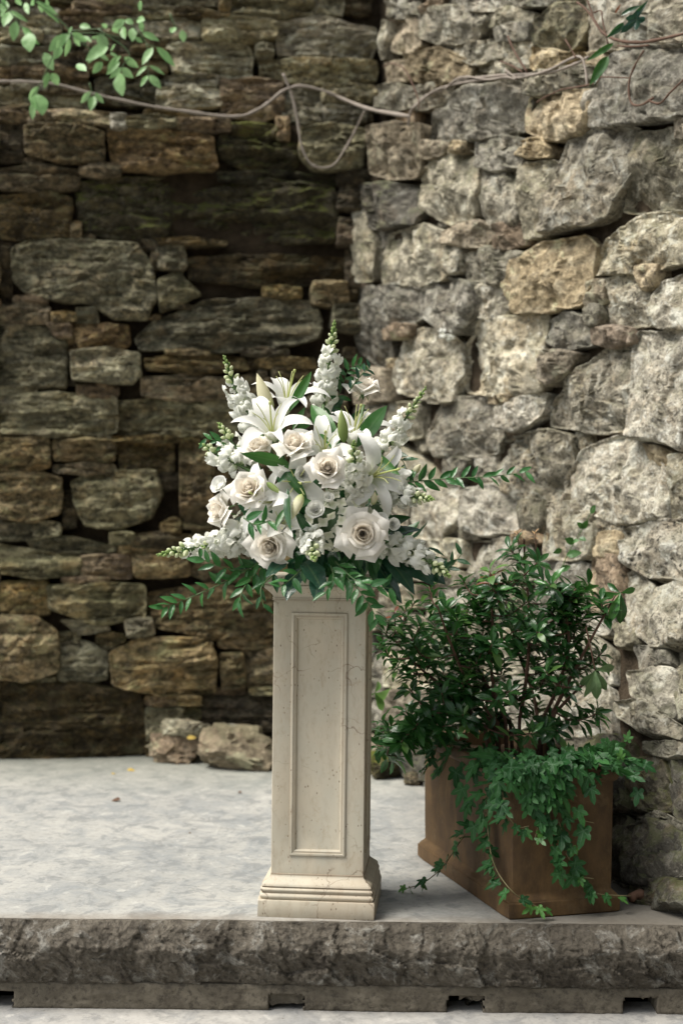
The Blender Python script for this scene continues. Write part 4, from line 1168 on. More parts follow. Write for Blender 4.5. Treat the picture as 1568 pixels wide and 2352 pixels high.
BC = P(738, 1200, 3.83)                                   # heart of the arrangement
arr = thing('flower_arrangement', (PC.x, PC.y, .889), 'white and blush arrangement of roses, lilies and snapdragons on the marble pedestal', 'flowers')
def dome(u, v, push=0.0):
    """Distance of the arrangement's front at a place in it."""
    r = math.hypot((u - 735) / 330, (v - 1195) / 330)
    return 3.86 - .30 * math.sqrt(max(0.0, 1 - min(1, r) ** 2)) - push
def rosef(name, u, v, size, axis, kind, label=None, push=0.0, y=None, spin=0.0):
    p = P(u, v, dome(u, v, push) if y is None else y); ax = Vector(axis).normalized(); size *= .72
    M = frame(ax, pos=p - ax * size * .55, s=size, spin=spin)
    o = obj(name, CALYX_ME, None, arr, M)
    if label: o['label'] = label
    g = 0.0
    for k, (m0, m1, n) in enumerate(kind):
        g += 1.1
        for q in range(n):
            a = g + 2 * math.pi * q / n + rv.uniform(-.14, .14)
            L = Matrix.Rotation(a, 4, 'Z') @ Matrix.Rotation(rv.uniform(-.10, .10) * (k > 3), 4, 'X') @ Matrix.Scale(1 + rv.uniform(-.07, .07) * (k > 3), 4)
            obj('petal', (m0, m1)[q % 2], None, o, M @ L)
    return o
# camera looks along +y: axis y = -1 faces the camera
rosef('rose', 835, 888, .056, (.05, -.35, 1), ROSE_CUP, 'blush rose standing highest at the upper right', y=3.86)
rosef('rose', 678, 1022, .056, (-.15, -.75, .75), ROSE_CUP, push=.07)
rosef('rose', 752, 1076, .058, (.02, -1, .30), ROSE_CUP, push=.09)
rosef('rose', 572, 1124, .060, (-.25, -1, .45), ROSE_CUP, push=.06)
rosef('rose', 505, 1172, .056, (-.9, -.55, .0), ROSE_CUP, 'cream rose in profile facing left', spin=.4)
rosef('rose', 618, 1256, .063, (-.25, -1, -.22), ROSE_OPEN, push=.05)
rosef('rose', 833, 1226, .069, (.0, -1, .02), ROSE_OPEN, 'wide open blush rose at the front right', push=.06, spin=.5)
rosef('rose', 594, 1028, .052, (-.3, -.6, .8), ROSE_CUP, push=.0)
rosef('lisianthus', 697, 1089, .031, (.25, -1, .1), LISI, push=.04)
rosef('lisianthus', 724, 1170, .033, (-.1, -1, .25), LISI, push=.05)
rosef('lisianthus', 753, 1146, .026, (.1, -.7, .7), CUPW, push=.04)
rosef('lisianthus', 926, 1092, .034, (.15, -.35, .9), CUPW)
rosef('lisianthus', 904, 1204, .025, (.35, -1, .1), LISI, push=.03)
rosef('lisianthus', 876, 1194, .028, (.1, -1, .3), LISI, push=.03)
rosef('lisianthus', 503, 1112, .038, (-.6, -.7, .5), LISI)
rosef('lisianthus', 462, 1272, .031, (-.5, -.8, -.55), CUPW)

# ------------------------------------------------------------------ lilies
def lily_petal(name, W_, th0, th1, nv=14, nu=7, ruf=.05, seed=0, pw=1.6):
    vv, tn = [], []; y = z = 0.0; pts = []
    N = nv - 1; r_ = random.Random(seed); ph = r_.uniform(0, 6)
    for j in range(nv):
        s = j / N; th = th0 + (th1 - th0) * s ** pw
        pts.append((y, z, th, s)); y += math.sin(th) / N; z += math.cos(th) / N
    for (r, z, th, s) in pts:
        w = W_ * .5 * (math.sin(math.pi * min(1, (s * .93 + .035)) ** .82) ** .75 + .12 * (1 - s))
        if s == 1: w = .006
        for i in range(nu):
            q = -1 + 2 * i / (nu - 1); lift = .26 * w * (q * q) - .10 * w * (1 - abs(q)) ** 2 + ruf * w * math.sin(s * 17 + ph + (1.7 if q > 0 else 0)) * q * q
            # lift raises the margins towards the flower's axis
            vv.append((q * w, -(r + .03 - lift * math.cos(th)), z + lift * math.sin(th))); tn.append(.05 + .95 * min(1, s * 1.1) * (.55 + .45 * min(1, abs(q) * 2.5)) if abs(q) < .2 else .1 + s)
    return mesh(name, vv, grid_faces(nu, nv), True, tn, PT_LILY)
LP = {k: [lily_petal('petal', .27, a, b, seed=k2 * 9 + i, pw=p) for i, (k2, a, b, p) in enumerate([(1, t0, t1, pw), (2, t0 + .05, t1 + .2, pw)])]
      for k, (t0, t1, pw) in dict(open=(.30, 2.3, 1.5), wide=(.45, 2.9, 1.25), half=(.22, 1.35, 1.7)).items()}
def stamens():
    mb = MB(); r_ = random.Random(4)
    for k in range(6):
        a = k * 1.047 + .5; d = Vector((math.sin(a), -math.cos(a), 0))
        pts = [Vector((0, 0, .05)), Vector((0, 0, .3)) + d * .05, Vector((0, 0, .55)) + d * .14, Vector((0, 0, .72)) + d * .26]
        v, f = tube(catmull(pts, 3), .011, .007, 5); mb.add(v, f, [.5] * len(v))
    v, f = tube(catmull([Vector((0, 0, 0)), Vector((.02, 0, .4)), Vector((.06, -.03, .82))], 4), .016, .013, 6); mb.add(v, f, [.0] * len(v))
    v, f = tube([Vector((.06, -.03, .80)), Vector((.062, -.03, .83)), Vector((.064, -.03, .85))], .026, .022, 7); mb.add(v, f, [.2] * len(v))
    return mb.mesh('stamens', STAMEN)
STAM = stamens()
LBASE = (lambda vf: mesh('lily', vf[0], vf[1], True, [1] * len(vf[0]), CALYX))(tube([Vector((0, 0, -.35)), Vector((0, 0, -.15)), Vector((0, 0, .03))], .022, .045, 8))
def lily(u, v, L, axis, kind, push=0.0, spin=0.0, y=None, skip=()):
    p = P(u, v, dome(u, v, push) if y is None else y); ax = Vector(axis).normalized()
    M = frame(ax, pos=p, s=L, spin=spin); o = obj('lily', LBASE, None, arr, M)
    for q in range(6):
        if q in skip: continue
        s = 1.0 if q % 2 else .94
        T = Matrix.Rotation(q * math.pi / 3 + rv.uniform(-.08, .08), 4, 'Z') @ Matrix.Rotation(rv.uniform(-.08, .08), 4, 'X') @ Matrix.Scale(s * rv.uniform(.94, 1.05), 4)
        T = T @ Matrix.Diagonal((1.15 if q % 2 else .85, 1, 1, 1)); obj('petal', LP[kind][q % 2], None, o, M @ T)
    obj('stamens', STAM, None, o, M); return o
lily(629, 1012, .15, (-.15, -.75, .8), 'open', push=-.01, spin=.5)
lily(656, 950, .15, (.12, -.45, .95), 'open', y=3.80, spin=.2)
lily(808, 1022, .14, (.12, -.55, .95), 'open', y=3.70, spin=.35)
lily(746, 1054, .135, (-.08, -1, .75), 'open', push=-.05, spin=.1)
lily(846, 1098, .15, (.55, -.9, .2), 'wide', push=-.03, spin=.2)
lily(640, 1158, .14, (-.7, -.8, .25), 'open', push=-.03, spin=.5)
lily(680, 1108, .14, (.05, -.9, .0), 'open', push=-.03, spin=.0)
lily(640, 1220, .110, (.2, -.9, .4), 'half', push=-.02, spin=.3)

def bud_mesh(name, mat, nseg=9, ribs=3, peak=.38):
    vv, fs, tn = [], [], []; k = 12
    for j in range(nseg + 1):
        s = j / nseg; r = math.sin(math.pi * min(1, s) ** (math.log(.5) / math.log(peak))) ** .8 * .5 if 0 < s < 1 else .02
        for i in range(k):
            a = 2 * math.pi * i / k; rr = r * (1 + .09 * math.cos(a * ribs)); vv.append((rr * math.cos(a), rr * math.sin(a), s)); tn.append(s)
    for j in range(nseg):
        for i in range(k): fs.append((j * k + i, j * k + (i + 1) % k, (j + 1) * k + (i + 1) % k, (j + 1) * k + i))
    return mesh(name, vv, fs, True, tn, mat)
B_CREAM = bud_mesh('lily_bud', PT_LBUD); B_GREEN = bud_mesh('lily_bud', PT_LBUDG)
def lily_bud(tip, base, ratio, me, y):
    a, b = P(*base, y), P(*tip, y - .02); d = b - a; L = d.length
    o = obj('lily_bud', me, None, arr, frame(d, pos=a, s=L) @ Matrix.Diagonal((ratio, ratio, 1, 1)))
    v, f = tube(catmull([a + d * .06, a - d.normalized() * .03, a - d.normalized() * .05 + Vector((0, .03, -.05))], 4), .0035, .003, 6)
    obj('stem', mesh('stem', v, f, True, [1] * len(v), L_STEM), None, o)
lily_bud((590, 857), (624, 952), .32, B_CREAM, 3.70); lily_bud((783, 940), (790, 1018), .31, B_GREEN, 3.60)
lily_bud((671, 1192), (694, 1134), .36, B_CREAM, 3.50); lily_bud((861, 1130), (856, 1160), .42, B_CREAM, 3.58)
lily_bud((965, 1066), (950, 1088), .5, B_CREAM, 3.78); lily_bud((648, 1135), (612, 1108), .28, B_GREEN, 3.54)

# ------------------------------------------------------------------ snapdragons
def floret_mesh(k, opn=1.0):
    r_ = random.Random(k + 5); mb = MB(); ns = 10; vv, tn, fs = [], [], []
    prof = [(0, .10), (.12, .17), (.3, .19), (.46, .20), (.58, .25)]
    for z, r in prof:
        for i in range(ns):
            a = 2 * math.pi * i / ns; vv.append((r * math.cos(a), r * math.sin(a) * 1.1, z)); tn.append(min(1, z * 1.8))
    for j in range(len(prof) - 1):
        for i in range(ns): fs.append((j * ns + i, j * ns + (i + 1) % ns, (j + 1) * ns + (i + 1) % ns, (j + 1) * ns + i))
    mb.add(vv, fs, tn)
    def lobe(ang, w, L, curl, z0=.55, r0=.2):
        nu, nv = 5, 6; vv, tn = [], []; ph = r_.uniform(0, 6)
        for j in range(nv):
            s = j / (nv - 1); th = curl[0] + (curl[1] - curl[0]) * s
            rr = r0 + L * (math.sin(th) * s); zz = z0 + L * math.cos(th) * s
            for i in range(nu):
                q = -1 + 2 * i / (nu - 1); ww = w * (.55 + .6 * math.sin(math.pi * (.12 + .66 * s)))
                if j == nv - 1: ww *= .8
                t_ = ang; x = q * ww; ruf = .11 * math.sin(q * 3.6 + ph + s * 2.5) * s
                vv.append((x * math.cos(t_) - (rr + ruf) * math.sin(t_) * -1 * -1, x * math.sin(t_) + (rr + ruf) * math.cos(t_), zz - .10 * q * q * s + ruf)); tn.append(.4 + .6 * s)
        mb.add(vv, grid_faces(nu, nv), tn)
    for a in (-.45, .45): lobe(a, .27, .62 * opn, (.1, 1.2))                      # upper lip, local +y
    for a in (math.pi - .75, math.pi, math.pi + .75): lobe(a, .23, .52 * opn, (.35, 2.0))
    # swollen palate closing the mouth
    bm_ = bmesh.new(); bmesh.ops.create_uvsphere(bm_, u_segments=8, v_segments=5, radius=.13)
    mb.add([v.co * 1 + Vector((0, -.08, .58)) for v in bm_.verts], [tuple(v.index for v in f.verts) for f in bm_.faces], [.75] * len(bm_.verts)); bm_.free()
    return mb.mesh('floret', PT_SNAP)
FLO = [floret_mesh(k, o) for k, o in enumerate((1.0, .9, 1.1, .7))]
SBUD = [bud_mesh('bud', PT_BUD, 6, 2, .6), bud_mesh('bud', PT_GBUD, 6, 2, .5)]
def sepal_mesh():
    mb = MB()
    for s in range(5):
        M = Matrix.Rotation(s * 1.2566, 4, 'Z') @ Matrix.Rotation(-.9, 4, 'X') @ Matrix.Scale(.36, 4); me = M_OVAL[s % 4]
        mb.add([v.co for v in me.vertices], [tuple(p.vertices) for p in me.polygons], [1] * len(me.vertices), Matrix.Rotation(s * 1.2566, 4, 'Z') @ Matrix.Rotation(.75, 4, 'X') @ Matrix.Scale(.34, 4))
    return mb.mesh('sepals', CALYX)
SEP = sepal_mesh()
def snap(tip, base, yt, yb, n_open=12, n_bud=15, size=.048, bend=(0, 0, 0), open_to=.62, label=None):
    a, b = P(*base, yb), P(*tip, yt); mid = (a + b) / 2 + Vector(bend); path = catmull([a, mid, b], 12)
    L = sum((path[i + 1] - path[i]).length for i in range(len(path) - 1)); d0 = (path[1] - path[0]).normalized()
    v, f = tube([a - d0 * .08 + Vector((0, .03, 0)), a - d0 * .03] + path, .0042, .0016, 6)
    o = obj('snapdragon', mesh('stem', v, f, True, [1] * len(v), L_STEM), None, arr)
    if label: o['label'] = label
    ang = rv.uniform(0, 6)
    def at(t):
        k = t * (len(path) - 1); i = min(len(path) - 2, int(k)); return path[i].lerp(path[i + 1], k - i), (path[i + 1] - path[i]).normalized()
    tot = n_open + n_bud
    sepals = MB(); sv, sf = [x.co.copy() for x in SEP.vertices], [tuple(p.vertices) for p in SEP.polygons]
    n_open = max(6, int(n_open * .72)); n_bud = int(n_bud * 1.35); tot = n_open + n_bud
    for k in range(tot):
        opn = k < n_open
        t = open_to * (k + .3) / n_open if opn else open_to + (1 - open_to) * ((k - n_open + .6) / n_bud) ** .9
        t = min(.995, t); p, d = at(t); ang += 2.4
        x = d.cross(Vector((.2, -.9, .3))).normalized(); y = d.cross(x); rad = x * math.cos(ang) + y * math.sin(ang)
        kk = (k - n_open) / n_bud
        ax = (rad * (1.0 if opn else .9 - .6 * kk) + d * (.35 if opn else .5 + .7 * kk)).normalized()
        s = size * (1.02 - .28 * t / open_to) if opn else size * (.52 - .37 * kk)
        pos = p + ax * .003
        M = frame(ax, up=d, pos=pos, s=s * rv.uniform(.9, 1.1), spin=rv.uniform(-.3, .3))
        sepals.add(sv, sf, [1] * len(sv), frame(ax, up=d, pos=p, s=size * (.75 if opn else .62 - .35 * kk)))
        if opn: obj('floret', rv.choice(FLO[:3] if k < n_open - 2 else FLO), None, o, M)
        else: obj('bud', SBUD[0 if kk < .55 else 1], None, o, M @ Matrix.Diagonal((.56, .56, 1, 1)))
    tag(obj('calyx', sepals.mesh('calyx', CALYX), None, o), kind='stuff')
    return o
snap((768, 742), (742, 930), 3.84, 3.86, 14, 16, label='tallest snapdragon spike at the top of the arrangement')
snap((516, 821), (592, 985), 3.80, 3.80, 14, 12, bend=(-.01, 0, 0))
snap((504, 974), (576, 1078), 3.76, 3.72, 9, 12, size=.045)
snap((463, 1022), (556, 1072), 3.74, 3.70, 10, 11, size=.045, label='snapdragon spike pointing to the left')
snap((366, 1274), (580, 1240), 3.62, 3.66, 17, 15, bend=(0, 0, .004), open_to=.68, label='long snapdragon spike lying lowest on the left')
snap((976, 893), (885, 1030), 3.80, 3.80, 9, 14, size=.045, open_to=.5)
snap((812, 1016), (815, 1120), 3.48, 3.58, 10, 14, size=.045, open_to=.55)
snap((992, 1146), (880, 1132), 3.60, 3.66, 11, 15, size=.045, open_to=.6)
snap((1030, 1322), (890, 1248), 3.60, 3.66, 15, 13, bend=(.0, 0, .01), open_to=.72, label='snapdragon spike hanging lowest on the right')
snap((722, 1286), (712, 1225), 3.42, 3.56, 8, 14, size=.045, open_to=.55)
snap((470, 1255), (560, 1222), 3.60, 3.66, 9, 5, size=.045, open_to=.8)

# ------------------------------------------------------------------ hydrangea heads
def hyd_mesh(k):
    mb = MB(); r_ = random.Random(k)
    for q in range(4):
        M = Matrix.Rotation(q * math.pi / 2 + r_.uniform(-.1, .1), 4, 'Z') @ Matrix.Rotation(r_.uniform(.15, .6), 4, 'X') @ Matrix.Diagonal((1.5, 1, 1, 1)); me = M_OVAL[(q + k) % 4]
        mb.add([v.co for v in me.vertices], [tuple(p.vertices) for p in me.polygons], [.25 + .75 * v.co.y for v in me.vertices], M)
    return mb.mesh('floret', PT_HYD)
HY = [hyd_mesh(k) for k in range(4)]
def hydrangea(u, v, r, n, push=0.0):
    y = dome(u, v, push) + r * .6; c = P(u, v, y); core = bmesh.new(); bmesh.ops.create_icosphere(core, subdivisions=2, radius=r * .8)
    me = bpy.data.meshes.new('hydrangea'); core.to_mesh(me); core.free(); me.materials.append(L_DEEP)
    o = obj('hydrangea', me, None, arr, Matrix.Translation(c))
    for k in range(n):
        z = 1 - 1.5 * (k + .5) / n; a = k * 2.39996; q = math.sqrt(max(0, 1 - z * z)); d = Vector((q * math.cos(a), -z, q * math.sin(a)))
        ax = (d + rvec(.3)).normalized(); obj('floret', rv.choice(HY), None, o, frame(ax, pos=c + d * r * rv.uniform(.84, 1.02), s=r * rv.uniform(.2, .27), spin=rv.uniform(0, 6)))
hydrangea(772, 1195, .078, 64, .01); hydrangea(862, 1185, .042, 18, -.02); hydrangea(560, 1215, .045, 16, -.05)

# ------------------------------------------------------------------ foliage of the arrangement
t = NT('wet_floral_foam'); t.base((.012, .03, .014), .9, .2); FOAM = t.m
v, f = box(-.09, .09, -.09, .09, 0, .17); foam = obj('foam_block', mesh('foam_block', v, f, False), FOAM, arr, Matrix.Translation((PC.x, PC.y, .89)))
foam_b = foam.modifiers.new('b', 'BEVEL'); foam_b.width = .03; foam_b.segments = 3
def stems(paths, parent, mat, r0=.0022, r1=.001, name='stem'):
    o = None
    for p in paths:
        v, f = tube(catmull(p, 5), r0, r1, 5); o = obj(name, mesh(name, v, f, True, [1] * len(v), mat), None, parent)
    return o
def plea(b, t_, y0, y1, meshes, mat, nrm=None, wk=1.0):
    return leaf(arr, meshes, mat, P(*b, y0), P(*t_, y1), (nrm or TOCAM) + rvec(.22), wk)
# blade-like lily leaves
for b, t_, y0, y1, m in [((664, 945), (714, 850), 3.72, 3.72, L_LILY), ((715, 930), (775, 1010), 3.70, 3.55, L_LILY), ((676, 990), (724, 960), 3.72, 3.70, L_LILY), ((820, 1026), (883, 927), 3.66, 3.62, L_LILY),
                         ((838, 1032), (909, 1084), 3.64, 3.55, L_LILY), ((664, 1066), (566, 1042), 3.56, 3.46, L_LILY), ((661, 1122), (660, 1215), 3.52, 3.44, L_DEEP), ((655, 1166), (630, 1216), 3.50, 3.46, L_LILY),
                         ((655, 1082), (700, 1140), 3.55, 3.50, L_LILY), ((700, 935), (672, 985), 3.74, 3.70, L_LILY), ((842, 940), (800, 965), 3.84, 3.80, L_DEEP), ((700, 1060), (640, 1100), 3.58, 3.52, L_DEEP),
                         ((760, 960), (790, 900), 3.85, 3.86, L_DEEP), ((618, 1080), (690, 1075), 3.60, 3.56, L_LILY), ((880, 1090), (935, 1150), 3.64, 3.60, L_DEEP), ((720, 1240), (690, 1190), 3.55, 3.47, L_DEEP)]:
    broad = abs(b[0] - 820) < 3 or abs(b[0] - 676) < 3
    plea(b, t_, y0, y1, M_LANCE, m, wk=1.75 if broad else 1.25)
# dark mass inside and round the foot
for k in range(210):
    a = rv.uniform(0, 2 * math.pi); el = rv.uniform(-.15, 1.2); d = Vector((math.cos(a) * math.cos(el), math.sin(a) * math.cos(el), math.sin(el)))
    if d.y > .75: continue
    c = Vector((BC.x, PC.y, .97)); r = rv.uniform(.06, .20); b = c + Vector((d.x * r * 1.15, d.y * r, d.z * r)); L = rv.uniform(.065, .105)
    leaf(arr, M_RUSC, rv.choice([L_DEEP, L_DEEP, L_RUSC]), b, b + (d + rvec(.45)).normalized() * L, rvec(.6) + d)
for k in range(115):                                       # skirt hanging over the capital
    u = rv.gauss(770, 130)
    if u < 560 or u > 1010: continue
    v = rv.uniform(1258, 1300); y = dome(u, 1250) + rv.uniform(-.03, .10) + .10; b = P(u, v, y)
    sx = (u - 750) / 230; d = Vector((sx * 1.1 + rv.gauss(0, .45), -.55 + rv.gauss(0, .3), -.35 - .55 * rv.random()))
    L = rv.uniform(.05, .08) * (.75 if u < 690 else 1); leaf(arr, rv.choice([M_RUSC, M_RUSC, M_BROAD]), rv.choice([L_DEEP, L_RUSC, L_BLUE]), b, b + d.normalized() * L, Vector((0, -.5, 1)) + rvec(.35))
# big glossy dark leaves
for b, t_, y0, y1, wk in [((690, 1305), (655, 1370), 3.58, 3.50, 1.0), ((735, 1315), (722, 1372), 3.52, 3.47, 1.15), ((655, 1290), (612, 1312), 3.56, 3.50, 1.0), ((880, 1275), (960, 1345), 3.68, 3.60, .9), ((905, 1270), (1000, 1325), 3.70, 3.62, 1.0),
                          ((860, 1290), (925, 1380), 3.70, 3.64, .7), ((935, 1280), (1025, 1330), 3.72, 3.66, 1.1), ((700, 1290), (745, 1345), 3.56, 3.46, .9), ((890, 1240), (955, 1195), 3.74, 3.70, .9)]:
    leaf(arr, M_BROAD, L_BLUE, P(*b, y0), P(*t_, y1), Vector((0, -.6, .8)) + rvec(.15), wk)
def spray(pts, ys, n, L, meshes, mat, spread=.9, name='foliage_spray', up=.0, r0=.002):
    n_ = len(pts); path = catmull([P(*p, y) for p, y in zip(pts, ys)], 8); o = stems([[path[i] for i in range(0, len(path), 2)] + [path[-1]]], arr, L_STEM, r0, .0008, name)
    for k in range(n):
        q = (k + .6) / n * (len(path) - 1); i = min(len(path) - 2, int(q)); p = path[i].lerp(path[i + 1], q - i); d = (path[i + 1] - path[i]).normalized()
        side = d.cross(Vector((0, -1, .2))).normalized() * (1 if k % 2 else -1)
        t_ = (d * .75 + side * spread * rv.uniform(.5, 1.2) + rvec(.22) + Vector((0, -.15, up))).normalized()
        leaf(o, meshes, mat, p, p + t_ * L * rv.uniform(.8, 1.15) * (1 - .25 * k / n), TOCAM + Vector((0, 0, .5)) + rvec(.35))
    return o
spray([(600, 1290), (520, 1335), (430, 1375), (372, 1398)], (3.66, 3.62, 3.60, 3.58), 20, .052, M_RUSC, L_RUSC)
spray([(610, 1300), (560, 1310), (500, 1300), (455, 1280)], (3.68, 3.64, 3.60, 3.60), 12, .055, M_RUSC, L_RUSC)
spray([(590, 1310), (560, 1350), (548, 1385)], (3.66, 3.60, 3.58), 7, .052, M_RUSC, L_RUSC, up=-.5)
spray([(640, 1310), (600, 1350), (606, 1395)], (3.66, 3.60, 3.58), 5, .05, M_RUSC, L_DEEP, up=-.5)
spray([(905, 1112), (960, 1105), (1040, 1098), (1120, 1095), (1212, 1084)], (3.78, 3.76, 3.74, 3.72, 3.70), 26, .05, M_RUSC, L_RUSC, up=.15)
spray([(780, 1300), (800, 1330), (835, 1370), (868, 1425)], (3.58, 3.52, 3.50, 3.50), 18, .055, M_RUSC, L_RUSC)
spray([(770, 1290), (812, 1330), (850, 1345), (900, 1352)], (3.56, 3.50, 3.48, 3.48), 10, .058, M_RUSC, L_RUSC)
spray([(700, 1300), (668, 1330), (640, 1350)], (3.56, 3.50, 3.48), 6, .052, M_RUSC, L_RUSC)
spray([(760, 1300), (765, 1330), (745, 1365)], (3.52, 3.46, 3.44), 6, .052, M_RUSC, L_RUSC)
spray([(755, 960), (785, 890), (800, 850), (830, 835)], (3.86, 3.86, 3.85, 3.85), 16, .042, M_RUSC, L_RUSC)
spray([(800, 900), (830, 860), (850, 845)], (3.84, 3.80, 3.80), 7, .036, M_RUSC, L_BLUE)
spray([(900, 1040), (925, 1060), (938, 1095)], (3.74, 3.72, 3.72), 6, .05, M_RUSC, L_DEEP)
spray([(980, 1290), (1015, 1310), (1040, 1295), (1062, 1270)], (3.72, 3.68, 3.66, 3.66), 7, .05, M_RUSC, L_DEEP)
spray([(560, 1190), (585, 1205), (620, 1195)], (3.52, 3.48, 3.46), 6, .05, M_RUSC, L_RUSC)
spray([(520, 1020), (500, 1012), (468, 1008)], (3.74, 3.74, 3.74), 5, .04, M_RUSC, L_RUSC)
stems([[P(u0, v0, 3.72), P((u0 + u1) / 2, (v0 + v1) / 2, 3.70), P(u1, v1, 3.80)] for u0, v0, u1, v1 in [(835, 930, 815, 1040), (742, 930, 748, 1050), (622, 950, 660, 1080), (677, 1050, 690, 1140), (750, 1110, 752, 1180), (590, 975, 640, 1080), (880, 1035, 820, 1120), (870, 1150, 815, 1200)]], arr, L_STEM, .004, .004)
# ------------------------------------------------------------------ glossy shrub in the planter
t = NT('shrub_bark'); v = t.coords((1, 1, 1), False); t.base(t.mix(t.noise(v, 50, 5, .7), (.045, .024, .016), (.13, .075, .05)), .8, .25); t.bump(t.noise(v, 90, 4), .5, .003); BARK = t.m
PLTOP = PLH - .045
sh = thing('shrub', PLC + Vector((0, 0, PLTOP)), 'dark green glossy leaved shrub with several stems growing in the brown planter', 'shrub')
def pshr(u, v, dy=0.0): return P(u, v, PLC.y + dy)
main = [([(1165, 1668), (1130, 1560), (1131, 1440), (1125, 1345)], (0, -.03, -.06, -.08)), ([(1190, 1670), (1210, 1540), (1215, 1420), (1205, 1295), (1203, 1238)], (0, .04, .06, .06, .05)),
        ([(1240, 1662), (1275, 1590), (1305, 1490), (1300, 1400), (1322, 1352)], (.02, 0, -.04, -.05, -.06)), ([(1150, 1672), (1080, 1580), (1035, 1480), (1005, 1395)], (-.02, -.08, -.12, -.14)),
        ([(1150, 1674), (1050, 1600), (970, 1540), (900, 1465)], (0, .02, .02, .0)), ([(1235, 1665), (1225, 1600), (1190, 1500), (1170, 1420)], (.05, .12, .16, .16)),
        ([(1130, 1672), (1000, 1640), (915, 1685)], (-.05, -.02, .05)), ([(1260, 1655), (1340, 1500), (1412, 1368)], (.0, -.06, -.10)), ([(1180, 1672), (1110, 1560), (1070, 1470), (1075, 1380)], (.08, .14, .18, .18)),
        ([(1255, 1660), (1310, 1600), (1370, 1545)], (.0, -.05, -.1))]
MP = []; mb = MB()
for pts, dys in main:
    path = catmull([pshr(u, v, d) for (u, v), d in zip(pts, dys)], 8); path[0].z = min(path[0].z, PLTOP); path[0] = path[0] - Vector((0, 0, .03)); MP.append(path)
    v, f = tube(path, .0062, .0024, 7, .3); mb.add(v, f); obj('stem', mesh('stem', v, f, True, None, BARK), None, sh)
tips = [(1170, 1262), (1236, 1290), (1062, 1332), (985, 1348), (1022, 1400), (930, 1402), (893, 1425), (878, 1482), (905, 1532), (940, 1582), (985, 1502), (898, 1672), (925, 1700), (1090, 1392), (1042, 1462), (1110, 1442), (1160, 1402),
        (1210, 1382), (1262, 1402), (1232, 1452), (1290, 1382), (1320, 1352), (1352, 1342), (1312, 1432), (1342, 1452), (1292, 1502), (1372, 1640), (1252, 1542), (1150, 1522), (1180, 1582), (1100, 1562), (1042, 1582), (1000, 1622),
        (960, 1662), (1062, 1642), (1232, 1622), (1300, 1562), (1140, 1642), (1000, 1442), (950, 1482), (1082, 1502), (1132, 1352), (1190, 1332), (1262, 1342), (1062, 1542), (1202, 1482), (1020, 1530), (1270, 1450), (1000, 1570),
        (1130, 1480), (965, 1440), (1085, 1620), (1330, 1400), (1380, 1380), (1215, 1320), (1350, 1500), (930, 1630), (1180, 1450), (1050, 1420), (1105, 1380)]
R2 = random.Random(5); SHL = []
def rosette(p, d, n, L, mat=None, spread=1.0, meshes=M_SHRUB):
    d = d.normalized(); x = d.cross(Vector((.3, .5, .8))).normalized(); y = d.cross(x)
    for k in range(n):
        a = k * 2.4 + R2.uniform(-.3, .3); q = k / n
        t_ = (d * (.15 + .75 * q) + (x * math.cos(a) + y * math.sin(a)) * spread * (1.1 - .4 * q)).normalized()
        b = p - d * (1 - q) * .02; l = L * R2.uniform(.75, 1.1) * (1 - .25 * q)
        m = mat or (L_YOUNG if R2.random() < .08 else L_SHRUB)
        SHL.append((b, b + t_ * l, d + Vector((0, -.2, .3)), m, R2.randrange(len(meshes)), meshes))
def branch(u, v, dy, n=9, L=.058, mat=None, second=True):
    tip = pshr(u, v, dy); best = None
    for path in MP:
        for i, q in enumerate(path[3:]):
            w = (q - tip).length + max(0, q.z - tip.z + .03) * 3
            if best is None or w < best[0]: best = (w, q)
    q = best[1]; m = q.lerp(tip, .55) + Vector((0, 0, -.02)) + Vector((R2.gauss(0, .01), R2.gauss(0, .01), 0))
    path = catmull([q, m, tip], 5); v_, f_ = tube(path, .0032, .0018, 5); obj('twig', mesh('twig', v_, f_, True, None, BARK), None, sh)
    d = (path[-1] - path[-3]); d = d.normalized() + Vector((0, -.25, .35)); rosette(path[-1], d, n, L, mat)
    if second:
        rosette(path[len(path) * 2 // 3], d + Vector((R2.gauss(0, .3), R2.gauss(0, .3), 0)), max(6, n - 2), L * .95)
        rosette(path[len(path) // 3], d + Vector((R2.gauss(0, .4), R2.gauss(0, .4), 0)), 7, L * .9)
for (u, v) in tips: branch(u, v, R2.uniform(-.16, .16), R2.randint(9, 13), R2.uniform(.058, .078))
for k in range(13): branch(R2.uniform(955, 1340), R2.uniform(1585, 1690), R2.uniform(-.22, .16), 9, .062)
for k in range(42):
    u, v = R2.choice(tips); branch(u + R2.gauss(0, 30), v + abs(R2.gauss(0, 30)), R2.uniform(-.12, .26), 9, .066)
branch(1122, 1312, -.10, 8, .07, L_YOUNG, False); branch(1128, 1325, -.10, 5, .06, L_RED, False)
branch(905, 1405, -.02, 3, .05, L_RED, False)
for u, v in ((1188, 1222), (1228, 1222)):
    tip = pshr(u, v, .05); b = pshr(u + 6, v + 80, .05); v_, f_ = tube([b, b.lerp(tip, .5), tip], .002, .0012, 5); obj('twig', mesh('twig', v_, f_, True, None, BARK), None, sh); rosette(tip, Vector((0, 0, 1)), 8, .034, L_BRONZE, 1.2, M_LANCE)
def manual(cu, cv, dy, tipsuv, mat, wk=1.0, nrm=None):
    c = pshr(cu, cv, dy)
    for (u, v, d) in tipsuv: SHL.append((c, pshr(u, v, dy + d), (nrm or TOCAM) + Vector((R2.gauss(0, .2), 0, R2.gauss(0, .2))), mat, R2.randrange(4), M_SHRUB))
manual(1366, 1540, -.12, [(1348, 1605, -.02), (1332, 1590, .01), (1372, 1612, -.03), (1400, 1596, .0), (1428, 1530, .02), (1392, 1585, .03)], L_UNDER)
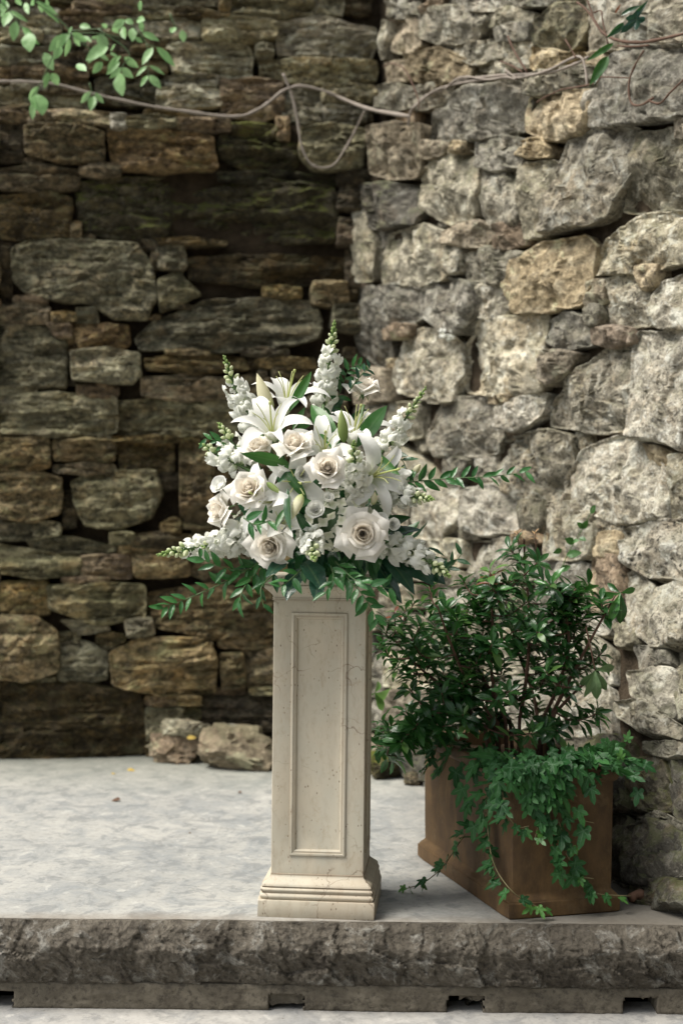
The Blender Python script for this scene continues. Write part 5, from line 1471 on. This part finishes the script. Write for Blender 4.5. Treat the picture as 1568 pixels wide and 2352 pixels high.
v_, f_ = tube(catmull([pshr(1345, 1440, -.08), pshr(1356, 1490, -.11), pshr(1366, 1540, -.12)], 4), .0025, .002, 5); obj('twig', mesh('twig', v_, f_, True, None, BARK), None, sh)
manual(1424, 1362, -.10, [(1436, 1440, -.02), (1398, 1430, -.03), (1370, 1378, .02), (1388, 1338, .02), (1470, 1352, .0), (1410, 1400, .02)], L_SHRUB)
manual(1368, 1635, -.05, [(1335, 1632, -.02), (1352, 1612, .02), (1404, 1634, -.03), (1390, 1650, -.02), (1376, 1672, -.02), (1360, 1655, 0)], L_SHRUB)
manual(860, 1592, .3, [(880, 1560, .05), (870, 1610, .0), (890, 1640, .0), (930, 1610, .1), (850, 1600, 0)], L_YOUNG)
SHL.sort(key=lambda s: -((s[1] - s[0]).cross(s[0] - Vector((0, 0, CAM_H))).length / ((s[0].y) ** 2)) + s[0].y * .02)
rest = {}
for k, (b, tp, n_, m, i, meshes) in enumerate(SHL):
    M = leaf_M(b, tp, n_)
    if k < 300: obj('leaf', withmat(meshes[i], m), None, sh, M)
    else:
        mb_ = rest.setdefault(m.name, MB()); me = meshes[i]
        mb_.add([v.co for v in me.vertices], [tuple(p.vertices) for p in me.polygons], [x.value for x in me.attributes['tone'].data], M)
mb_ = MB(); mats = []; idx = []
for nm, q in rest.items():
    idx += [len(mats)] * len(q.f); mats.append(bpy.data.materials[nm]); mb_.add(q.v, q.f, q.t)
me = mb_.mesh('foliage')
for m in mats: me.materials.append(m)
me.polygons.foreach_set('material_index', idx); tag(obj('foliage', me, None, sh), kind='stuff')
print('shrub leaves', len(SHL))

# ------------------------------------------------------------------ ivy spilling over the planter
ivy = thing('ivy', PLC + Vector((0, 0, PLTOP)), 'trailing green ivy spilling over the rim and down the brown planter', 'ivy')
facL = (CORN + f1 * .012, -f1); facF = (CORN + f2 * .012, -f2)
t = NT('ivy_vine'); v = t.coords((1, 1, 1), False); t.base(t.mix(t.noise(v, 30, 3), (.10, .09, .04), (.22, .19, .10)), .7, .3); VINE = t.m
def onface(u, v, out=.02):
    p0, n = facL if u < 1167 else facF; return PPL(u, v, p0 + n * (out + .004), n)
trails = [[(1120, 1790), (1118, 1850), (1123, 1937), (1138, 1995), (1171, 2043), (1211, 2074), (1264, 2092)], [(1130, 1850), (1076, 1907), (1046, 1948), (1017, 1991), (973, 2028), (935, 2041)],
          [(1225, 1770), (1247, 1812), (1269, 1845), (1313, 1878), (1364, 1891)], [(1240, 1830), (1266, 1937), (1280, 1995), (1306, 2011), (1363, 2019)], [(1300, 1960), (1339, 2031), (1368, 2053), (1448, 2059)],
          [(1150, 1800), (1165, 1870), (1190, 1900), (1215, 1898)], [(1010, 1690), (992, 1747), (966, 1783)], [(1040, 1710), (1020, 1760), (1005, 1790)], [(1200, 1760), (1215, 1840), (1235, 1880), (1228, 1930)],
          [(1180, 1740), (1190, 1800), (1215, 1850)], [(1290, 1750), (1300, 1800), (1325, 1830)], [(1280, 1880), (1300, 1930), (1330, 1950)]]
IVL = []
R3 = random.Random(9)
for ti, tr in enumerate(trails):
    pts = []
    for i, (u, v) in enumerate(tr):
        s = i / (len(tr) - 1); p = onface(u, v, .014 + .012 * math.sin(math.pi * s) + (.02 if i == len(tr) - 1 else 0))
        if ti == 1 and i >= 2:
            f = (i - 2) / 3; q = PZ(u, v, .012 + .11 * (1 - f) ** 1.2); p = q
        pts.append(p)
    path = catmull(pts, 6); v_, f_ = tube(path, .0024, .0012, 5); obj('vine', mesh('vine', v_, f_, True, None, VINE), None, ivy)
    n = int(sum((path[i + 1] - path[i]).length for i in range(len(path) - 1)) / .017); sparse = ti in (1,)
    for k in range(n):
        s = (k + .5) / n
        if (sparse or s > .6) and R3.random() < (.55 if s > .75 else .42): continue
        q = s * (len(path) - 1); i = min(len(path) - 2, int(q)); p = path[i].lerp(path[i + 1], q - i)
        out = (-f1 if (p - CORN).dot(f1) < .0 else -f2)
        t_ = (Vector((R3.gauss(0, .6), R3.gauss(0, .25), -.75 + R3.gauss(0, .4))) + out * .45).normalized(); L = R3.uniform(.044, .068) * (1 - .45 * s)
        b = p + out * .006 + rvec(.003); IVL.append((b, b + t_ * L, out + Vector((-.15, -.2, .7)) + rvec(.35), L_IVYN if s > .78 else L_IVY))
for k in range(180):                                            # the mat over the soil and the rim
    if k < 95: x, y = R3.uniform(-.5, .5) * PLW, -PLD / 2 + abs(R3.gauss(0, .10)); z = PLH + R3.uniform(-.015, .05)
    elif k < 145: x, y = -PLW / 2 + abs(R3.gauss(0, .05)), R3.uniform(-.5, .42) * PLD; z = PLH + R3.uniform(-.03, .03)
    else: x, y = PLW / 2 + R3.gauss(0, .05), -PLD / 2 + R3.uniform(-.02, .2); z = PLH + R3.uniform(-.02, .05)
    b = PLM @ Vector((x, y, z)); out = (-f2 * (.9 if y < -PLD / 2 + .12 else .1) - f1 * (.8 if x < -PLW / 2 + .06 else 0) + f1 * (.5 if x > PLW / 2 - .05 else 0))
    t_ = (out + rvec(.4) + Vector((0, 0, -.25))).normalized(); L = R3.uniform(.034, .074); IVL.append((b, b + t_ * L, Vector((-.1, -.4, .9)) + rvec(.6), L_IVY))
for k in range(60):                                             # curtain just under the front rim
    u, v = R3.gauss(1215, 80), 1745 + abs(R3.gauss(0, 55)); p = onface(u, v, .03); t_ = Vector((R3.gauss(0, .5), -.3, -.8)).normalized(); IVL.append((p, p + t_ * R3.uniform(.05, .072), Vector((-.2, -.7, .6)) + rvec(.3), L_IVY))
for (u, v) in [(1440, 1705), (1425, 1745), (1385, 1770), (1400, 1720), (1350, 1765)]:
    p = onface(u, v, .02); IVL.append((p, p + Vector((R3.gauss(0, .3), -.2, .7)).normalized() * .034, Vector((-.2, -.8, .4)), L_IVYN if v < 1750 and u > 1410 else L_IVY))
for b, tp, n_, m in IVL[:460]: leaf(ivy, M_IVY, m, b, tp, n_)
print('ivy', len(IVL))
# a few sprigs growing out of the wall behind the shrub
sp = thing('wall_sprig', P(1290, 1330, 4.75), 'thin green sprig growing out of the pale wall above the shrub', 'plant')
q = [P(1275, 1340, 4.70), P(1305, 1270, 4.66), P(1340, 1210, 4.62), P(1362, 1166, 4.60)]; v_, f_ = tube(catmull(q, 5), .002, .001, 5); obj('stem', mesh('stem', v_, f_, True, [1] * len(v_), L_STEM), None, sp)
for (u, v, tu, tv) in [(1290, 1262, 1272, 1270), (1300, 1275, 1335, 1268), (1312, 1245, 1330, 1240), (1318, 1248, 1300, 1236), (1335, 1215, 1350, 1195), (1338, 1212, 1325, 1200), (1356, 1180, 1366, 1160), (1285, 1310, 1310, 1300), (1330, 1235, 1345, 1240)]:
    leaf(sp, M_OVAL, L_LILY, P(u, v, 4.62), P(tu, tv, 4.60), TOCAM + rvec(.3), 1.0)

# ------------------------------------------------------------------ bare vines on the walls
t = NT('grey_vine_bark'); v = t.coords((1, 1, 1), False); t.base(t.mix(t.noise(v, 40, 5, .7), (.17, .14, .115), (.36, .32, .275)), .85, .2); t.bump(t.noise(v, 120, 4), .6, .003); GVINE = t.m
t = NT('brown_twig'); v = t.coords((1, 1, 1), False); t.base(t.mix(t.noise(v, 40, 5, .7), (.06, .035, .025), (.16, .10, .07)), .8, .25); BTWIG = t.m
def wallY(u, v, out):
    a, z = unL(u, v); p = SL(a, z)
    if a < 0.02: a, z = unR(u, v); p = SRW(a, z)
    return max(3.4, p.y - out)
def vine_path(pts, out=.06): return catmull([P(u, v, wallY(u, v, out + (o[0] if o else 0))) for u, v, *o in pts], 7)
def vine(label, strands, mat, name='bare_vine', cat='vine'):
    ps = [(vine_path(p, out), r0, r1) for p, out, r0, r1 in strands]; c = ps[0][0][len(ps[0][0]) // 2]; root = thing(name, c, label, cat)
    for k, (path, r0, r1) in enumerate(ps):
        v_, f_ = tube(path, r0, r1, 8, .5); obj('strand', mesh('strand', v_, f_, True, None, mat), None, root)
    return root
vine('long grey bare vine sagging across the back wall with a hanging loop', [
    ([(-30, 186), (60, 187), (130, 193), (210, 214), (320, 238), (420, 254), (540, 267), (600, 246), (650, 208), (690, 197), (740, 207), (784, 225), (850, 250), (942, 267)], .10, .0062, .0075),
    ([(838, 252), (815, 300), (790, 345), (762, 380), (720, 380), (694, 340), (682, 270), (668, 212), (650, 168)], .10, .0045, .0062)], GVINE)
vine('pale twisted vine strands running along the ledge of the right wall', [
    ([(938, 290), (942, 258), (975, 222), (1020, 202), (1060, 184), (1150, 172), (1250, 168), (1320, 146), (1350, 130)], .05, .0062, .005),
    ([(945, 250), (990, 212), (1030, 196), (1080, 186), (1140, 180), (1200, 176), (1260, 160), (1310, 134), (1335, 132), (1345, 165), (1348, 196)], .06, .005, .005),
    ([(1020, 205), (1050, 180), (1080, 176), (1120, 182), (1160, 176), (1185, 180), (1160, 160)], .07, .0045, .004)], GVINE)
tw = vine('dark brown thorny twigs and loops hanging at the upper right of the right wall', [
    ([(1325, 4), (1345, 20), (1364, 45), (1385, 75), (1420, 92), (1470, 96), (1520, 88), (1580, 74)], .10, .0035, .006), ([(1346, -8), (1358, 25), (1364, 45)], .10, .003, .003),
    ([(1364, 28), (1380, 24), (1384, 50), (1396, 100)], .09, .0025, .003), ([(1166, 82), (1180, 115), (1210, 165)], .12, .004, .0035), ([(1298, 90), (1310, 110), (1322, 132)], .08, .003, .003),
    ([(1232, 234), (1255, 220), (1290, 205), (1330, 198), (1370, 188), (1378, 170)], .08, .0025, .0035), ([(1418, 104), (1450, 106), (1490, 103)], .1, .003, .0035),
    ([(1478, 115), (1460, 145), (1446, 180), (1444, 215), (1452, 238), (1472, 240), (1500, 224)], .10, .003, .004), ([(1488, 230), (1515, 236), (1540, 210), (1580, 172)], .10, .0035, .003),
    ([(1376, 176), (1400, 176), (1445, 178)], .1, .002, .002), ([(880, 152), (900, 145), (930, 160), (958, 220), (962, 250)], .07, .003, .003), ([(1150, 140), (1175, 150), (1200, 165)], .08, .003, .003)], BTWIG, 'twig_tangle', 'twigs')
lv = thing('ivy_sprig', P(1440, 80, 4.3), 'dark green pointed ivy leaves hanging from the twigs at the upper right', 'ivy')
for b, tp, mat, wk, ms in [((1436, 62), (1490, -2), L_DEEP, .55, M_RUSC), ((1432, 52), (1398, 84), L_DEEP, .5, M_BROAD), ((1408, 98), (1352, 136), L_LILY, .5, M_RUSC), ((1396, 128), (1358, 188), L_LILY, .62, M_BROAD), ((1425, 35), (1470, 4), L_DEEP, .6, M_RUSC),
                        ((1412, 30), (1424, 8), L_RED, .6, M_RUSC), ((1384, 155), (1362, 190), L_DEEP, .6, M_RUSC)]:
    y = wallY(*b, .14); leaf(lv, ms, mat, P(*b, y), P(*tp, y - .03), TOCAM + rvec(.3), wk)
y = wallY(1450, 55, .14)
leaf(lv, M_IVY, L_BLUE, P(1472, 34, y), P(1425, 74, y - .02), TOCAM + rvec(.2), .75)

# ------------------------------------------------------------------ leafy branch hanging in at the upper left
lb = thing('leafy_branch', P(150, 60, 5.55), 'bright green leafy branch hanging down at the upper left', 'branch')
YB = 5.55
LV = [(50, 0, 25, 118, 1.2), (100, 100, 30, 230, 1), (145, 190, 120, 372, 1), (262, 298, 262, 452, 1.3), (205, 245, 352, 405, .5), (100, 95, 255, 195, .4), (372, 18, 388, 115, 1.1), (335, 0, 545, 205, .35), (400, 20, 532, 138, .4), (290, 0, 308, 34, 1.1),
      (645, 312, 448, 430, .8), (600, 320, 452, 465, .9), (640, 350, 604, 520, .6), (660, 298, 805, 378, .8), (680, 330, 735, 430, .8), (950, 315, 925, 435, 1.2), (992, 425, 780, 515, .7), (732, 232, 822, 240, .8), (662, 240, 620, 305, .7),
      (405, 480, 488, 640, 1.0), (445, 660, 402, 808, .7), (468, 668, 545, 782, 1.0), (352, 790, 262, 918, .7), (322, 925, 292, 1095, .9), (330, 865, 392, 1025, 1.1), (832, 838, 735, 945, .6), (862, 880, 828, 1012, .9), (870, 848, 955, 945, .8),
      (1150, 178, 1005, 275, .7), (1130, 245, 1145, 352, 1.1), (1220, 250, 1212, 362, 1.0), (1298, 185, 1295, 295, 1.1), (1238, 340, 1312, 385, 1.0), (1308, 298, 1465, 362, .6), (1292, 0, 1285, 98, .9), (882, 480, 798, 580, .5), (898, 478, 1002, 552, .7),
      (942, 568, 845, 662, .8), (1112, 508, 980, 625, .6), (1102, 560, 965, 665, .6), (1140, 520, 1275, 620, .8), (1100, 665, 1090, 870, 1.0), (1112, 618, 1010, 695, .7), (1118, 618, 1225, 715, 1.0), (1402, 430, 1305, 585, .7), (1440, 428, 1610, 610, .55),
      (1372, 600, 1525, 672, .5), (1350, 600, 1245, 695, .6), (1358, 688, 1292, 785, .6), (1372, 688, 1475, 802, .7), (702, 588, 792, 640, .9), (985, 250, 940, 215, .9), (1050, 290, 1075, 265, 1.1), (1150, 180, 1225, 205, 1.0), (1260, 180, 1310, 170, .9), (1570, 300, 1610, 240, 1.2), (1670, 270, 1690, 385, 1.2), (20, -20, 60, 80, .8), (150, -30, 190, 60, .9), (230, 20, 260, 120, .7), (60, 60, 0, 150, .9), (420, -20, 450, 70, .7), (560, 350, 520, 440, .9), (760, 330, 840, 380, .7), (840, 350, 900, 330, .8), (560, 420, 500, 520, .7), (1010, 480, 1090, 520, .6), (1060, 400, 1010, 470, .7)]
for (a, b, c, d, wk) in LV:
    y = YB + rv.uniform(-.12, .12); p, q = P(a * .25, b * .25, y), P(c * .25, d * .25, y - rv.uniform(-.03, .05)); leaf(lb, M_OVAL, L_BRANCH, p, q, TOCAM + rvec(.28), wk)
stems([[P(u * .25, v * .25, YB) for u, v in s] for s in [[(-60, -40), (60, 60), (150, 180), (260, 290)], [(180, 240), (260, 260), (330, 330)], [(240, -60), (340, 0), (440, 60)], [(200, -80), (640, 280), (500, 480), (420, 660), (360, 790), (325, 930)], [(640, 280), (900, 260), (1000, 230), (1150, 180), (1290, 170)],
      [(680, 300), (880, 300), (1060, 330), (1100, 360)], [(900, 260), (1180, 470), (1120, 610), (1100, 670)], [(1180, 200), (1340, 390), (1360, 600), (1365, 690)], [(1340, 400), (1440, 430)], [(640, 290), (860, 480), (940, 570)], [(820, 760), (850, 850), (862, 880)], [(1560, 120), (1610, 240), (1680, 275)], [(1300, -40), (1292, 0)]]],
      lb, L_STEM, .003, .0012, 'twig')

# ------------------------------------------------------------------ small things
t = NT('yellow_fallen_leaf'); t.base((.52, .38, .10), .7, .2); FY = t.m
t = NT('brown_fallen_leaf'); t.base((.10, .06, .04), .8, .2); FB = t.m
for u, v, L, m, lab, z in [(262, 1776, .05, FY, 'yellow fallen leaf lying on the platform floor towards the back left', .006), (303, 1768, .04, FY, 'small pale yellow fallen leaf nearest the flat brown rock', .006), (549, 1818, .05, FB, 'curled dark brown fallen leaf on the floor left of the pedestal', .008),
                           (265, 1836, .04, FB, 'thin dark fallen scrap upright on the floor at left', .008), (435, 1913, .018, FB, 'tiny dark brown speck of leaf mid floor', .004)]:
    p = PZ(u, v, z); a = rv.uniform(0, 3); d = Vector((math.cos(a), .4 * math.sin(a), .12)); me = withmat(M_BROAD[1], m)
    o = obj('fallen_leaf', me, None, None, leaf_M(p - d * L / 2, p + d * L / 2, Vector((0, -.5, 1)))); tag(o, lab, 'leaf')
p = P(440, 1694, 5.9); d = Vector((1, .2, .1)); tag(obj('fallen_leaf', withmat(M_BROAD[2], FY), None, None, leaf_M(p - d * .02, p + d * .02, Vector((0, -.8, .6)))), 'yellow leaf stuck on the small rock pile by the back wall', 'leaf')
wb = thing('white_blossom', P(1027, 770, 5.0), 'small white blossom caught in a joint of the right wall', 'blossom')
yb = wallY(1027, 770, .07)
for du, dv, s in ((-8, 0, .028), (8, 2, .026), (2, 8, .02)):
    obj('floret', FLO[0], None, wb, frame(Vector((du * .05, -1, .3)), pos=P(1027 + du, 770 + dv, yb + .01), s=s))
